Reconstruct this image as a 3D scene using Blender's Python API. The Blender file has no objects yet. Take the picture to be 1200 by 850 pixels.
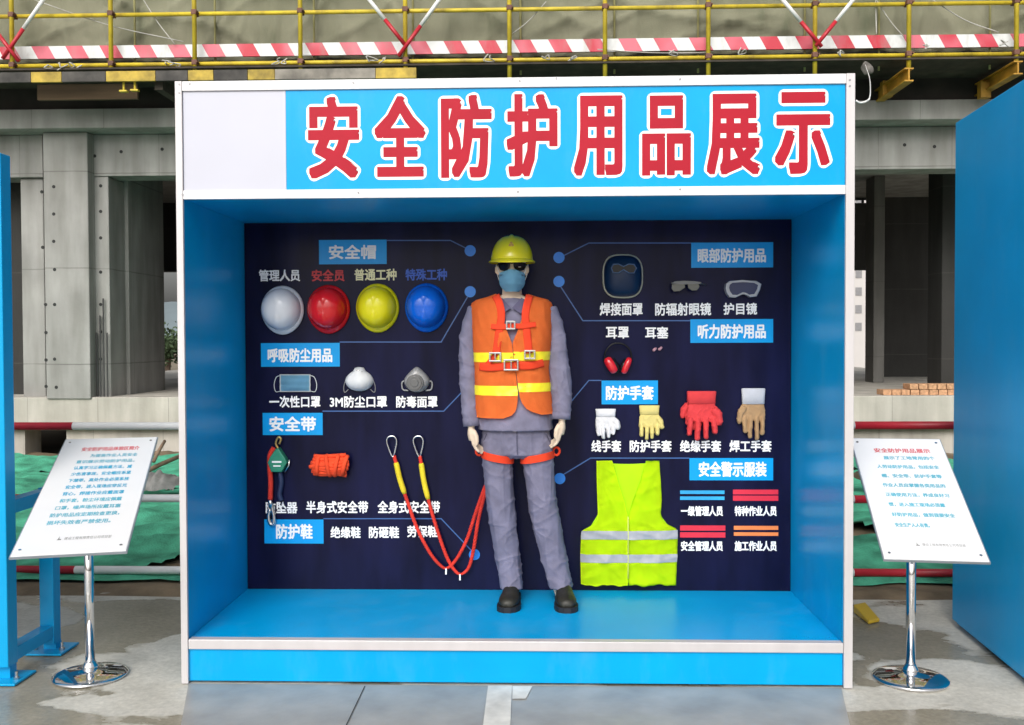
import bpy, bmesh, math, random
from mathutils import Vector, Matrix, noise
rad = math.radians
sc = bpy.context.scene
COL = sc.collection
random.seed(7)

# ------------------------------------------------------------------ camera, world, sun, exposure
CAM = Vector((0.12, -4.1079, 1.4943)); F = 1120.0
YAW, PITCH, ROLL = -0.0297, -0.0224, -0.0035
_f = Vector((math.sin(YAW)*math.cos(PITCH), math.cos(YAW)*math.cos(PITCH), math.sin(PITCH)))
_r = Vector((math.cos(YAW), -math.sin(YAW), 0)); _u = _r.cross(_f)
_rr = math.cos(ROLL)*_r + math.sin(ROLL)*_u; _uu = -math.sin(ROLL)*_r + math.cos(ROLL)*_u
cam = bpy.data.cameras.new('camera'); co = bpy.data.objects.new('camera', cam); COL.objects.link(co)
co.matrix_world = Matrix(((_rr.x, _uu.x, -_f.x, CAM.x), (_rr.y, _uu.y, -_f.y, CAM.y), (_rr.z, _uu.z, -_f.z, CAM.z), (0, 0, 0, 1)))
cam.sensor_width = 36; cam.lens = F/1200*36; cam.clip_end = 2000; cam.clip_start = 0.05
sc.camera = co

SUN_EL, SUN_AZ = 36, 192          # degrees; azimuth clockwise from +Y
w = bpy.data.worlds.new('World'); sc.world = w; w.use_nodes = True
nt = w.node_tree; bg = nt.nodes['Background']
sky = nt.nodes.new('ShaderNodeTexSky'); sky.sky_type = 'NISHITA'; sky.sun_disc = False
sky.sun_elevation = rad(SUN_EL); sky.sun_rotation = rad(SUN_AZ); sky.dust_density = 6; sky.air_density = 1.2
hs = nt.nodes.new('ShaderNodeHueSaturation'); hs.inputs['Saturation'].default_value = 0.22
nt.links.new(sky.outputs[0], hs.inputs['Color']); nt.links.new(hs.outputs[0], bg.inputs[0])
bg.inputs[1].default_value = 0.150
sl = bpy.data.lights.new('sun', 'SUN'); sl.energy = 1.2; sl.angle = rad(40); sl.color = (1, 0.97, 0.92)
so = bpy.data.objects.new('sun', sl); COL.objects.link(so)
_d = Vector((math.sin(rad(SUN_AZ))*math.cos(rad(SUN_EL)), math.cos(rad(SUN_AZ))*math.cos(rad(SUN_EL)), math.sin(rad(SUN_EL))))
so.rotation_euler = _d.to_track_quat('Z', 'Y').to_euler()
vs = sc.view_settings; vs.view_transform = 'Standard'; vs.look = 'None'; vs.gamma = 1; vs.exposure = 0.06; vs.use_curve_mapping = False

# ------------------------------------------------------------------ helpers
def ray(px, py):
    return _rr*((px-600)/F) + _uu*(-(py-425)/F) + _f
def at(px, py, Y):
    d = ray(px, py); return CAM + d*((Y-CAM.y)/d.y)
def atz(px, py, Z=0):
    d = ray(px, py); return CAM + d*((Z-CAM.z)/d.z)

def mat(name, col, rough=0.6, metal=0.0, var=0.12, scale=6.0, bump=0.0, bscale=60.0, coat=0.0, spec=0.5, stretch=(1, 1, 1), alpha=1.0, trans=0.0):
    m = bpy.data.materials.new(name); m.use_nodes = True
    t = m.node_tree; b = t.nodes['Principled BSDF']
    b.inputs['Roughness'].default_value = rough; b.inputs['Metallic'].default_value = metal
    b.inputs['Coat Weight'].default_value = coat; b.inputs['Coat Roughness'].default_value = 0.12
    b.inputs['Specular IOR Level'].default_value = spec; b.inputs['Alpha'].default_value = alpha
    b.inputs['Transmission Weight'].default_value = trans
    tc = t.nodes.new('ShaderNodeTexCoord'); mp = t.nodes.new('ShaderNodeMapping'); mp.inputs['Scale'].default_value = stretch
    t.links.new(tc.outputs['Object'], mp.inputs[0])
    n = t.nodes.new('ShaderNodeTexNoise'); n.inputs['Scale'].default_value = scale; n.inputs['Detail'].default_value = 5
    t.links.new(mp.outputs[0], n.inputs['Vector'])
    r = t.nodes.new('ShaderNodeValToRGB')
    r.color_ramp.elements[0].position = 0.3; r.color_ramp.elements[1].position = 0.7
    r.color_ramp.elements[0].color = tuple(c*(1-var) for c in col)+(1,)
    r.color_ramp.elements[1].color = tuple(min(1, c*(1+var)) for c in col)+(1,)
    t.links.new(n.outputs[0], r.inputs[0]); t.links.new(r.outputs[0], b.inputs['Base Color'])
    if bump:
        n2 = t.nodes.new('ShaderNodeTexNoise'); n2.inputs['Scale'].default_value = bscale; n2.inputs['Detail'].default_value = 3
        t.links.new(mp.outputs[0], n2.inputs['Vector'])
        bp = t.nodes.new('ShaderNodeBump'); bp.inputs['Strength'].default_value = bump; bp.inputs['Distance'].default_value = 0.01
        t.links.new(n2.outputs[0], bp.inputs['Height']); t.links.new(bp.outputs[0], b.inputs['Normal'])
    return m

def bsdf(m): return m.node_tree.nodes['Principled BSDF']

ORG = {}
def org(o):
    while o is not None:
        if o in ORG: return ORG[o]
        o = o.parent
    return Vector((0, 0, 0))

def tag(o, label, cat, group=None):
    o['label'] = label; o['category'] = cat
    if group: o['group'] = group
    return o

def thing(name, loc, label=None, cat=None, group=None):
    o = bpy.data.objects.new(name, None); o.empty_display_size = 0.1; COL.objects.link(o)
    o.location = loc; ORG[o] = Vector(loc)
    if label: tag(o, label, cat, group)
    return o

def put(name, bm, m, parent=None, smooth=False, origin=None):
    """link a bmesh modelled in world coordinates as one object"""
    me = bpy.data.meshes.new(name)
    o0 = org(parent) if parent is not None else Vector(origin or (0, 0, 0))
    if o0.length: bmesh.ops.translate(bm, verts=bm.verts, vec=-o0)
    bmesh.ops.recalc_face_normals(bm, faces=bm.faces)
    bm.to_mesh(me); bm.free()
    for x in (m if isinstance(m, (list, tuple)) else [m]): me.materials.append(x)
    if smooth:
        for p in me.polygons: p.use_smooth = True
    o = bpy.data.objects.new(name, me); COL.objects.link(o)
    if parent is not None: o.parent = parent
    else: o.location = o0; ORG[o] = o0
    return o

def dup_tree(o, loc, parent=None):
    c = o.copy(); COL.objects.link(c); c.parent = parent
    if parent is None: c.location = loc; ORG[c] = Vector(loc)
    for ch in o.children: dup_tree(ch, None, c)
    return c

def B(): return bmesh.new()
def box(bm, x0, x1, y0, y1, z0, z1, bev=0.0, mi=0, M=None):
    a = bmesh.ops.create_cube(bm, size=1); vs_ = a['verts']
    for v in vs_:
        v.co = Vector(((x0+x1)/2 + v.co.x*(x1-x0), (y0+y1)/2 + v.co.y*(y1-y0), (z0+z1)/2 + v.co.z*(z1-z0)))
        if M is not None: v.co = M @ v.co
    fs = set(f for v in vs_ for f in v.link_faces)
    for f in fs: f.material_index = mi
    if bev:
        es = list(set(e for v in vs_ for e in v.link_edges))
        bmesh.ops.bevel(bm, geom=es, offset=bev, segments=2, affect='EDGES', profile=0.5, material=-1)
    return bm
def tube(bm, pts, r, n=10, cap=True, mi=0, flat=1.0):
    pts = [Vector(p) for p in pts]; rs = r if isinstance(r, (list, tuple)) else [r]*len(pts)
    rings = []; prev = None
    for i, p in enumerate(pts):
        t = (pts[min(i+1, len(pts)-1)]-pts[max(i-1, 0)]).normalized()
        if prev is None:
            a = Vector((0, 0, 1)) if abs(t.z) < 0.9 else Vector((1, 0, 0))
            n1 = t.cross(a).normalized()
        else:
            n1 = (prev - t*prev.dot(t)).normalized()
        prev = n1; n2 = t.cross(n1)
        rings.append([bm.verts.new(p + (n1*math.cos(2*math.pi*k/n) + n2*math.sin(2*math.pi*k/n)*flat)*rs[i]) for k in range(n)])
    for a, b in zip(rings, rings[1:]):
        for k in range(n):
            f = bm.faces.new((a[k], a[(k+1) % n], b[(k+1) % n], b[k])); f.material_index = mi
    if cap:
        bm.faces.new(rings[0][::-1]).material_index = mi; bm.faces.new(rings[-1]).material_index = mi
    return bm
def curve(pts, n=8):
    """Catmull-Rom through points"""
    P = [Vector(p) for p in pts]; P = [2*P[0]-P[1]] + P + [2*P[-1]-P[-2]]; out = []
    for i in range(1, len(P)-2):
        for k in range(n):
            t = k/n; a, b, c, d = P[i-1:i+3]
            out.append(0.5*((2*b) + (c-a)*t + (2*a-5*b+4*c-d)*t*t + (3*b-a-3*c+d)*t**3))
    out.append(P[-2]); return out
def loft(bm, rings, cap=True, mi=0, closed=True):
    R = [[bm.verts.new(p) for p in r] for r in rings]
    for a, b in zip(R, R[1:]):
        n = len(a)
        for k in range(n if closed else n-1):
            bm.faces.new((a[k], a[(k+1) % n], b[(k+1) % n], b[k])).material_index = mi
    if cap and closed:
        bm.faces.new(R[0][::-1]).material_index = mi; bm.faces.new(R[-1]).material_index = mi
    return bm
def sell(cx, cy, z, rx, ry, n=32, e=2.4):
    out = []
    for k in range(n):
        a = 2*math.pi*k/n; c, s = math.cos(a), math.sin(a)
        out.append(Vector((cx+rx*math.copysign(abs(c)**(2/e), c), cy+ry*math.copysign(abs(s)**(2/e), s), z)))
    return out
def prism(bm, pts, y0, y1, mi=0, bev=0.0):
    """outline in the XZ plane, extruded from y0 to y1"""
    a = [bm.verts.new((p[0], y0, p[1])) for p in pts]; b = [bm.verts.new((p[0], y1, p[1])) for p in pts]; n = len(pts)
    fs = [bm.faces.new(a), bm.faces.new(b[::-1])]
    for k in range(n): fs.append(bm.faces.new((a[k], b[k], b[(k+1) % n], a[(k+1) % n])))
    for f in fs: f.material_index = mi
    if bev: bmesh.ops.bevel(bm, geom=list(fs[0].edges), offset=bev, segments=2, affect='EDGES', profile=0.5)
    return bm
def lathe(bm, prof, c, n=32, mi=0):
    rings = [[Vector((c[0]+r*math.cos(2*math.pi*k/n), c[1]+r*math.sin(2*math.pi*k/n), c[2]+z)) for k in range(n)] for r, z in prof]
    return loft(bm, rings, True, mi)
def remesh(bm, vox, it=3, fac=0.5):
    bmesh.ops.recalc_face_normals(bm, faces=bm.faces)
    me = bpy.data.meshes.new('tmp'); bm.to_mesh(me); bm.free()
    o = bpy.data.objects.new('tmp', me); COL.objects.link(o)
    md = o.modifiers.new('r', 'REMESH'); md.mode = 'VOXEL'; md.voxel_size = vox
    dg = bpy.context.evaluated_depsgraph_get()
    m2 = bpy.data.meshes.new_from_object(o.evaluated_get(dg))
    b = B(); b.from_mesh(m2)
    bpy.data.objects.remove(o); bpy.data.meshes.remove(me); bpy.data.meshes.remove(m2)
    for _ in range(it): bmesh.ops.smooth_vert(b, verts=b.verts, factor=fac, use_axis_x=True, use_axis_y=True, use_axis_z=True)
    return b
def nz(p, s=1.0): return noise.noise(Vector(p)*s)
def wrinkle(bm, fn):
    bm.normal_update()
    for v in bm.verts: v.co = v.co + v.normal*fn(v.co)

def ridge(q): return (1-abs(noise.noise(q))*2.2)
def glyphs(s):
    cu = bpy.data.curves.new('t', 'FONT'); cu.body = s; cu.resolution_u = 2
    o = bpy.data.objects.new('t', cu); me = bpy.data.meshes.new_from_object(o)
    V = [v.co.copy() for v in me.vertices]; Fs = [tuple(p.vertices) for p in me.polygons]
    bpy.data.objects.remove(o); bpy.data.curves.remove(cu); bpy.data.meshes.remove(me)
    return V, Fs
def text_into(bm, s, M, w, h, layers):
    """flat lettering fitted to w x h, centred on frame M (x right, y up, z out of the face).
    layers: (stroke thickening, lift, material index); each stroke is thickened by shifted copies stacked 0.06 mm apart"""
    V, Fs = glyphs(s)
    x0 = min(v.x for v in V); x1 = max(v.x for v in V); y0 = min(v.y for v in V); y1 = max(v.y for v in V)
    th0 = layers[0][0]
    sx = (w-2*th0)/max(1e-6, x1-x0); sy = (h-2*th0)/max(1e-6, y1-y0) if h else sx
    if y1-y0 < 0.2*(x1-x0)/max(1, len(s)): sy = sx
    for th, lift, mi in layers:
        nd = 24 if th > .012 else 16 if th > 0.004 else 6 if th > .0015 else 4
        if th == 0: offs = [(0, 0)]
        elif nd == 16:      # mitred: steps round a square with clipped corners
            offs = [(th*a*.94, th*b*.94) for a, b in ((1, 1), (1, .5), (1, 0), (1, -.5), (1, -1), (.5, -1), (0, -1), (-.5, -1), (-1, -1), (-1, -.5), (-1, 0), (-1, .5), (-1, 1), (-.5, 1), (0, 1), (.5, 1))]
        else: offs = [(th*math.cos(2*math.pi*(k+.5)/nd), th*math.sin(2*math.pi*(k+.5)/nd)) for k in range(nd)]
        for k, (ox, oy) in enumerate(offs):
            vv = [bm.verts.new(M @ Vector(((v.x-(x0+x1)/2)*sx+ox, (v.y-(y0+y1)/2)*sy+oy, lift+k*4e-5))) for v in V]
            for f in Fs:
                try: bm.faces.new([vv[i] for i in f]).material_index = mi
                except ValueError: pass
def faceM(c):      # frame on a face looking towards -Y
    return Matrix(((1, 0, 0, c[0]), (0, 0, -1, c[1]), (0, 1, 0, c[2]), (0, 0, 0, 1)))
def put_flat(name, bm, m, parent):
    me = bpy.data.meshes.new(name); bmesh.ops.translate(bm, verts=bm.verts, vec=-org(parent)); bm.to_mesh(me); bm.free()
    for x in (m if isinstance(m, (list, tuple)) else [m]): me.materials.append(x)
    o = bpy.data.objects.new(name, me); COL.objects.link(o); o.parent = parent; return o

# ------------------------------------------------------------------ materials
BLUE = mat('blue_vinyl', (0.0, 0.33, 0.69), 0.28, var=0.06, scale=2.6, bump=0.12, bscale=2.2, spec=0.17)
def dusty(m, col, fac):      # dust film and scuffs in uneven patches
    t = m.node_tree; b = bsdf(m); src = b.inputs['Base Color'].links[0].from_socket
    tc = [n for n in t.nodes if n.type == 'TEX_COORD'][0]; mp = t.nodes.new('ShaderNodeMapping'); mp.inputs['Scale'].default_value = (1.6, 1.6, .6); t.links.new(tc.outputs['Object'], mp.inputs[0])
    n = t.nodes.new('ShaderNodeTexNoise'); n.inputs['Scale'].default_value = 3.2; n.inputs['Detail'].default_value = 9; n.inputs['Roughness'].default_value = .68; t.links.new(mp.outputs[0], n.inputs['Vector'])
    r = t.nodes.new('ShaderNodeMapRange'); r.inputs['From Min'].default_value = .50; r.inputs['From Max'].default_value = .78; r.inputs['To Max'].default_value = fac; t.links.new(n.outputs[0], r.inputs['Value'])
    mx = t.nodes.new('ShaderNodeMix'); mx.data_type = 'RGBA'; t.links.new(r.outputs[0], mx.inputs['Factor']); t.links.new(src, mx.inputs['A']); mx.inputs['B'].default_value = col+(1,); t.links.new(mx.outputs['Result'], b.inputs['Base Color'])
dusty(BLUE, (.14, .37, .60), .22)
BLUE2 = mat('blue_paint', (0.0, 0.31, 0.62), 0.33, spec=0.3, var=0.05, scale=3, bump=0.05, bscale=30)
WHITE = mat('white_vinyl', (0.47, 0.48, 0.56), 0.38, var=0.02, scale=3)
ALU = mat('aluminium_trim', (0.54, 0.52, 0.53), 0.42, metal=0.15, var=0.05, scale=12, stretch=(1, 1, .2))
WFRAME = mat('white_frame', (0.70, 0.70, 0.72), 0.4, var=0.03, scale=9)
NAVY = mat('navy_print', (0.006, 0.0068, 0.031), 0.24, var=0.35, scale=3.0, stretch=(3, 1, .7), bump=0.04, bscale=3, spec=0.12)
SCREW = mat('screw_steel', (0.25, 0.25, 0.26), 0.35, metal=0.8)
RED = mat('red_print', (0.38, 0.006, 0.022), 0.5, spec=.2, var=0.08, scale=5)
WPRINT = mat('white_print', (0.82, 0.82, 0.82), 0.5, var=0.02)
TAGB = mat('tag_blue', (0.002, 0.32, 0.74), 0.3, var=0.05, spec=.25)
LINEB = mat('line_blue', (0.03, 0.10, 0.30), 0.4)
DOTB = mat('dot_blue', (0.005, 0.22, 0.75), 0.35)
TXTW = mat('caption_white', (0.88, 0.88, 0.88), 0.5, var=0.02)
TXTR = mat('caption_red', (0.55, 0.02, 0.03), 0.5)
TXTY = mat('caption_cream', (0.75, 0.72, 0.45), 0.5)
TXTB = mat('caption_blue', (0.02, 0.10, 0.50), 0.5)
STR_C = mat('stripe_cyan', (0.02, 0.35, 0.70), 0.4); STR_R = mat('stripe_red', (0.65, 0.02, 0.05), 0.4); STR_O = mat('stripe_orange', (0.80, 0.22, 0.06), 0.4)
CHROME = mat('chrome', (0.78, 0.78, 0.80), 0.07, metal=1.0, var=0.03)
STEEL = mat('brushed_steel', (0.55, 0.55, 0.55), 0.25, metal=1.0, var=0.06)
def plastic(n, c, r=0.25): return mat(n, c, r, var=0.04, scale=8, coat=0.4)
def cloth(n, c, b=0.25, v=0.10): return mat(n, c, 0.85, var=v, scale=14, bump=b*.5, bscale=160, spec=0.2)

# concrete: shuttered grey with stains
def concrete(name, col, var=0.16):
    m = mat(name, col, 0.85, var=var, scale=1.6, bump=0.25, bscale=25, stretch=(1, 1, 1.0))
    t = m.node_tree; b = bsdf(m); src = b.inputs['Base Color'].links[0].from_socket
    tc = [n for n in t.nodes if n.type == 'TEX_COORD'][0]
    mp = t.nodes.new('ShaderNodeMapping'); mp.inputs['Scale'].default_value = (2.2, 2.2, 0.35); t.links.new(tc.outputs['Object'], mp.inputs[0])
    n = t.nodes.new('ShaderNodeTexNoise'); n.inputs['Scale'].default_value = 2.3; n.inputs['Detail'].default_value = 8; t.links.new(mp.outputs[0], n.inputs['Vector'])
    r = t.nodes.new('ShaderNodeValToRGB'); r.color_ramp.elements[0].position = .35; r.color_ramp.elements[1].position = .65
    r.color_ramp.elements[0].color = (.72, .72, .70, 1); r.color_ramp.elements[1].color = (1, 1, 1, 1)
    t.links.new(n.outputs[0], r.inputs[0])
    mx = t.nodes.new('ShaderNodeMix'); mx.data_type = 'RGBA'; mx.blend_type = 'MULTIPLY'; mx.inputs['Factor'].default_value = 1
    t.links.new(src, mx.inputs['A']); t.links.new(r.outputs[0], mx.inputs['B'])
    sp = t.nodes.new('ShaderNodeSeparateXYZ'); t.links.new(tc.outputs['Object'], sp.inputs[0])       # formwork joints and lift lines
    def M_(op, a, b2):
        q = t.nodes.new('ShaderNodeMath'); q.operation = op
        for i, v in enumerate((a, b2)):
            if isinstance(v, (int, float)): q.inputs[i].default_value = v
            else: t.links.new(v, q.inputs[i])
        return q.outputs[0]
    nn = t.nodes.new('ShaderNodeTexNoise'); nn.inputs['Scale'].default_value = 3; t.links.new(tc.outputs['Object'], nn.inputs['Vector'])
    l1 = M_('LESS_THAN', M_('FRACT', M_('ADD', M_('MULTIPLY', sp.outputs['Z'], .82), M_('MULTIPLY', nn.outputs[0], .012)), 0), .013)
    l2 = M_('LESS_THAN', M_('FRACT', M_('ADD', M_('MULTIPLY', M_('ADD', sp.outputs['X'], M_('MULTIPLY', sp.outputs['Y'], 1.0)), 1.1), 70.2), 0), .009)
    ln = M_('MULTIPLY', M_('MAXIMUM', l1, l2), M_('MULTIPLY', nn.outputs[0], .75))
    m2 = t.nodes.new('ShaderNodeMix'); m2.data_type = 'RGBA'; t.links.new(ln, m2.inputs['Factor']); t.links.new(mx.outputs['Result'], m2.inputs['A']); m2.inputs['B'].default_value = (.07, .065, .06, 1)
    t.links.new(m2.outputs['Result'], b.inputs['Base Color'])
    return m
CONC = concrete('formwork_concrete', (0.335, 0.328, 0.315), .15); CONC2 = concrete('plinth_concrete', (0.50, 0.47, 0.42)); CONC_SHADE = concrete('concrete_painted_shade', (0.032, 0.031, 0.029))  # last one: same concrete, darkened so its colour carries the shade of the bays
HOLE = mat('tie_hole', (0.03, 0.03, 0.03), 0.9)

# ------------------------------------------------------------------ ground
def ground_material():
    m = bpy.data.materials.new('wet_concrete_ground'); m.use_nodes = True
    t = m.node_tree; b = bsdf(m); N = t.nodes.new; L = t.links.new
    tc = N('ShaderNodeTexCoord'); P = tc.outputs['Object']
    def no(scale, det=6, rough=.55, dist=0.0, vec=P):
        n = N('ShaderNodeTexNoise'); n.inputs['Scale'].default_value = scale; n.inputs['Detail'].default_value = det
        n.inputs['Roughness'].default_value = rough; n.inputs['Distortion'].default_value = dist; L(vec, n.inputs['Vector']); return n.outputs[0]
    def ramp(s, p0, p1, c0, c1):
        r = N('ShaderNodeValToRGB'); e = r.color_ramp.elements; e[0].position = p0; e[1].position = p1; e[0].color = c0+(1,); e[1].color = c1+(1,); L(s, r.inputs[0]); return r.outputs[0]
    def mix(f, a, bb, bt='MIX'):
        x = N('ShaderNodeMix'); x.data_type = 'RGBA'; x.blend_type = bt
        if isinstance(f, float): x.inputs['Factor'].default_value = f
        else: L(f, x.inputs['Factor'])
        L(a, x.inputs['A']); L(bb, x.inputs['B']); return x.outputs['Result']
    dry = ramp(no(5, 8, .65), .3, .72, (.46, .44, .39), (.66, .63, .565))
    wet = ramp(no(3.0, 6), .3, .7, (.25, .228, .175), (.35, .32, .255))
    mp = N('ShaderNodeMapping'); mp.inputs['Location'].default_value = (3.3, 1.7, 0); mp.inputs['Scale'].default_value = (1.0, 1.25, 1); L(P, mp.inputs[0])
    def M_(op, a, b2):
        q = N('ShaderNodeMath'); q.operation = op
        for i, v in enumerate((a, b2)):
            if isinstance(v, (int, float)): q.inputs[i].default_value = v
            else: L(v, q.inputs[i])
        return q.outputs[0]
    tot = M_('ADD', M_('MULTIPLY', M_('SUBTRACT', no(1.7, 8, .58, .3, mp.outputs[0]), .5), 1.9), -.02)
    for (px, py), rx, ry, am in (((112, 742), .42, .55, .75), ((25, 825), .38, .30, .5), ((165, 712), .55, .16, .6), ((1042, 748), .30, .34, .8), ((1080, 848), .42, .13, .8), ((60, 850), .5, .12, .3),
                                 ((212, 772), .20, .50, -.8), ((160, 826), .42, .10, -.7), ((1108, 795), .30, .26, -.7), ((30, 730), .30, .3, -.7), ((1090, 725), .3, .22, -.5), ((1030, 815), .3, .10, -.6)):
        c = atz(px, py); mq = N('ShaderNodeMapping'); mq.vector_type = 'POINT'; mq.inputs['Location'].default_value = (-c.x/rx, -c.y/ry, 0); mq.inputs['Scale'].default_value = (1/rx, 1/ry, 0); L(P, mq.inputs[0])
        ln = N('ShaderNodeVectorMath'); ln.operation = 'LENGTH'; L(mq.outputs[0], ln.inputs[0])
        tot = M_('ADD', tot, M_('MULTIPLY', M_('MAXIMUM', M_('SUBTRACT', 1.25, ln.outputs['Value']), 0.0), am))
    damp = ramp(tot, .06, .14, (0, 0, 0), (1, 1, 1))
    base = mix(damp, dry, wet)
    fine = ramp(no(38, 5, .7), .35, .7, (.80, .80, .79), (1.08, 1.08, 1.07))
    base = mix(1.0, base, fine, 'MULTIPLY')
    L(base, b.inputs['Base Color'])
    rr = ramp(damp, 0, 1, (.62,)*3, (.24,)*3); L(rr, b.inputs['Roughness'])
    bp = N('ShaderNodeBump'); bp.inputs['Strength'].default_value = .18; bp.inputs['Distance'].default_value = .01; L(no(30, 6), bp.inputs['Height']); L(bp.outputs[0], b.inputs['Normal'])
    return m
SLAB = mat('grey_slab_paint', (0.31, 0.305, 0.29), 0.38, var=0.2, scale=4.5, bump=0.1, bscale=40)
SOIL = mat('soil', (0.17, 0.125, 0.078), 0.95, var=0.40, scale=4, bump=0.8, bscale=25)
EARTH = mat('earth', (0.20, 0.165, 0.115), 0.95, var=0.3, scale=1.0, bump=0.4, bscale=8)

bm = B(); s_ = 400
vs4 = [bm.verts.new(v) for v in ((-s_, -s_, -.03), (s_, -s_, -.03), (s_, s_, -.03), (-s_, s_, -.03))]; bm.faces.new(vs4)
o = put('ground', bm, EARTH); o['kind'] = 'structure'
bm = B()     # concrete apron with a ragged back edge
edge = [Vector((-14+28*k/160, 1.42+0.05*nz((k*.21, 3, 0))+.03*nz((k*.9, 1, 0)), 0)) for k in range(161)]
a = [bm.verts.new(p) for p in edge]; c = [bm.verts.new((p.x, -2.0, 0)) for p in edge]; d = [bm.verts.new((p.x, p.y+.02, -.04)) for p in edge]; e_ = [bm.verts.new((p.x*2.2, -45, 0)) for p in edge]
for i in range(160):
    bm.faces.new((c[i], c[i+1], a[i+1], a[i])); bm.faces.new((a[i], a[i+1], d[i+1], d[i])); bm.faces.new((e_[i], e_[i+1], c[i+1], c[i]))
o = put('pavement', bm, ground_material()); o['kind'] = 'structure'
# smoother grey slab in front of the booth, its joint and its white line
bm = B()
pl = [atz(225, 803), atz(975, 808), atz(985, 900), atz(180, 900)]
pl = [atz(221, 801, .004), atz(986, 806, .004), atz(996, 850, .004), atz(212, 850, .004)]
pl[2] = pl[1]+(pl[2]-pl[1])*3.6; pl[3] = pl[0]+(pl[3]-pl[0])*3.6
bm.faces.new([bm.verts.new(p) for p in pl])
o = put('slab', bm, SLAB); o['kind'] = 'structure'
LINE = mat('worn_white_paint', (0.62, 0.61, 0.57), 0.7, var=0.22, scale=9)
bm = B()
q = [atz(572, 803.5, .008), atz(600, 803.5, .008), atz(598, 850, .008), atz(566, 850, .008)]
d0 = (q[3]-q[0])
bm.faces.new([bm.verts.new(p) for p in (q[0], q[1], q[1]+(q[2]-q[1])*6, q[0]+d0*6)])
q2 = [atz(600.5, 804, .008), atz(624, 804, .008), atz(616, 819, .008), atz(600.3, 819, .008)]
bm.faces.new([bm.verts.new(p) for p in q2])
o = put('painted_line', bm, LINE); o['kind'] = 'structure'
bm = B()
J = mat('joint_dark', (0.05, 0.05, 0.05), 0.9)
a = atz(427, 804, .007); b_ = atz(405, 850, .007); dd = (b_-a)*8; bm.faces.new([bm.verts.new(p) for p in (a, a+Vector((.0045, 0, 0)), a+dd+Vector((.0045, 0, 0)), a+dd)])
o = put('paving_joint', bm, J); o['kind'] = 'structure'

# soil strip and mound under the net
def soil_z(x, y):
    e = min(1, max(0, (y-1.55)/1.1))
    return -.03 + .03*min(1, max(0, (y-1.40)/.3)) + e*(.05 + .05*(nz((x*.9, y*.9, 2))+.35) + .03*nz((x*2.7, y*2.7, 5)) + .02*nz((x*8, y*8, 1))) + .025*max(0, 1-abs(y-1.55)/.16)*(1+nz((x*3, y*5, 4)))
bm = B(); NX, NY = 220, 90; g = []
for j in range(NY+1):
    y = 1.40 + (8.2-1.40)*(j/NY)**1.5
    g.append([bm.verts.new((-9+18*i/NX, y, soil_z(-9+18*i/NX, y))) for i in range(NX+1)])
for j in range(NY):
    for i in range(NX): bm.faces.new((g[j][i], g[j][i+1], g[j+1][i+1], g[j+1][i]))
o = put('soil_ground', bm, SOIL, smooth=True); o['kind'] = 'structure'

NET = mat('green_dust_net', (0.075, 0.36, 0.225), 0.8, var=0.45, scale=5, bump=0.8, bscale=70, spec=0.2)
bm = B(); g = []; NX, NY = 300, 110
for j in range(NY+1):
    t_ = j/NY; row = []
    for i in range(NX+1):
        x = -8.8+17.6*i/NX
        y = 1.66 + .10*nz((x*1.1, 0, 7)) + .04*nz((x*5, 1, 7)) + (7.3-1.66)*t_**1.4
        fold = .03*max(0, ridge(Vector((x*.5+y*.3, y*2.2, 9))))**3+.018*max(0, ridge(Vector((x*1.4-y*.8, y*3.2, 3))))**3+.008*abs(nz((x*9+y*5, y*9, 6)))
        z = soil_z(x, y) + .006 + min(1, t_*9)*.02 + fold*(.35+min(1, t_*5))
        row.append(bm.verts.new((x, y, z)))
    g.append(row)
for j in range(NY):
    for i in range(NX):
        cc = g[j][i].co
        if nz((cc.x*1.1, cc.y*1.6, 21)) > .42 : continue
        bm.faces.new((g[j][i], g[j][i+1], g[j+1][i+1], g[j+1][i]))
for v in [v for v in bm.verts if not v.link_faces]: bm.verts.remove(v)
tag(put('dust_net', bm, NET, smooth=True), 'green dust net spread over the soil behind the guard rail', 'dust net')

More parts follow.
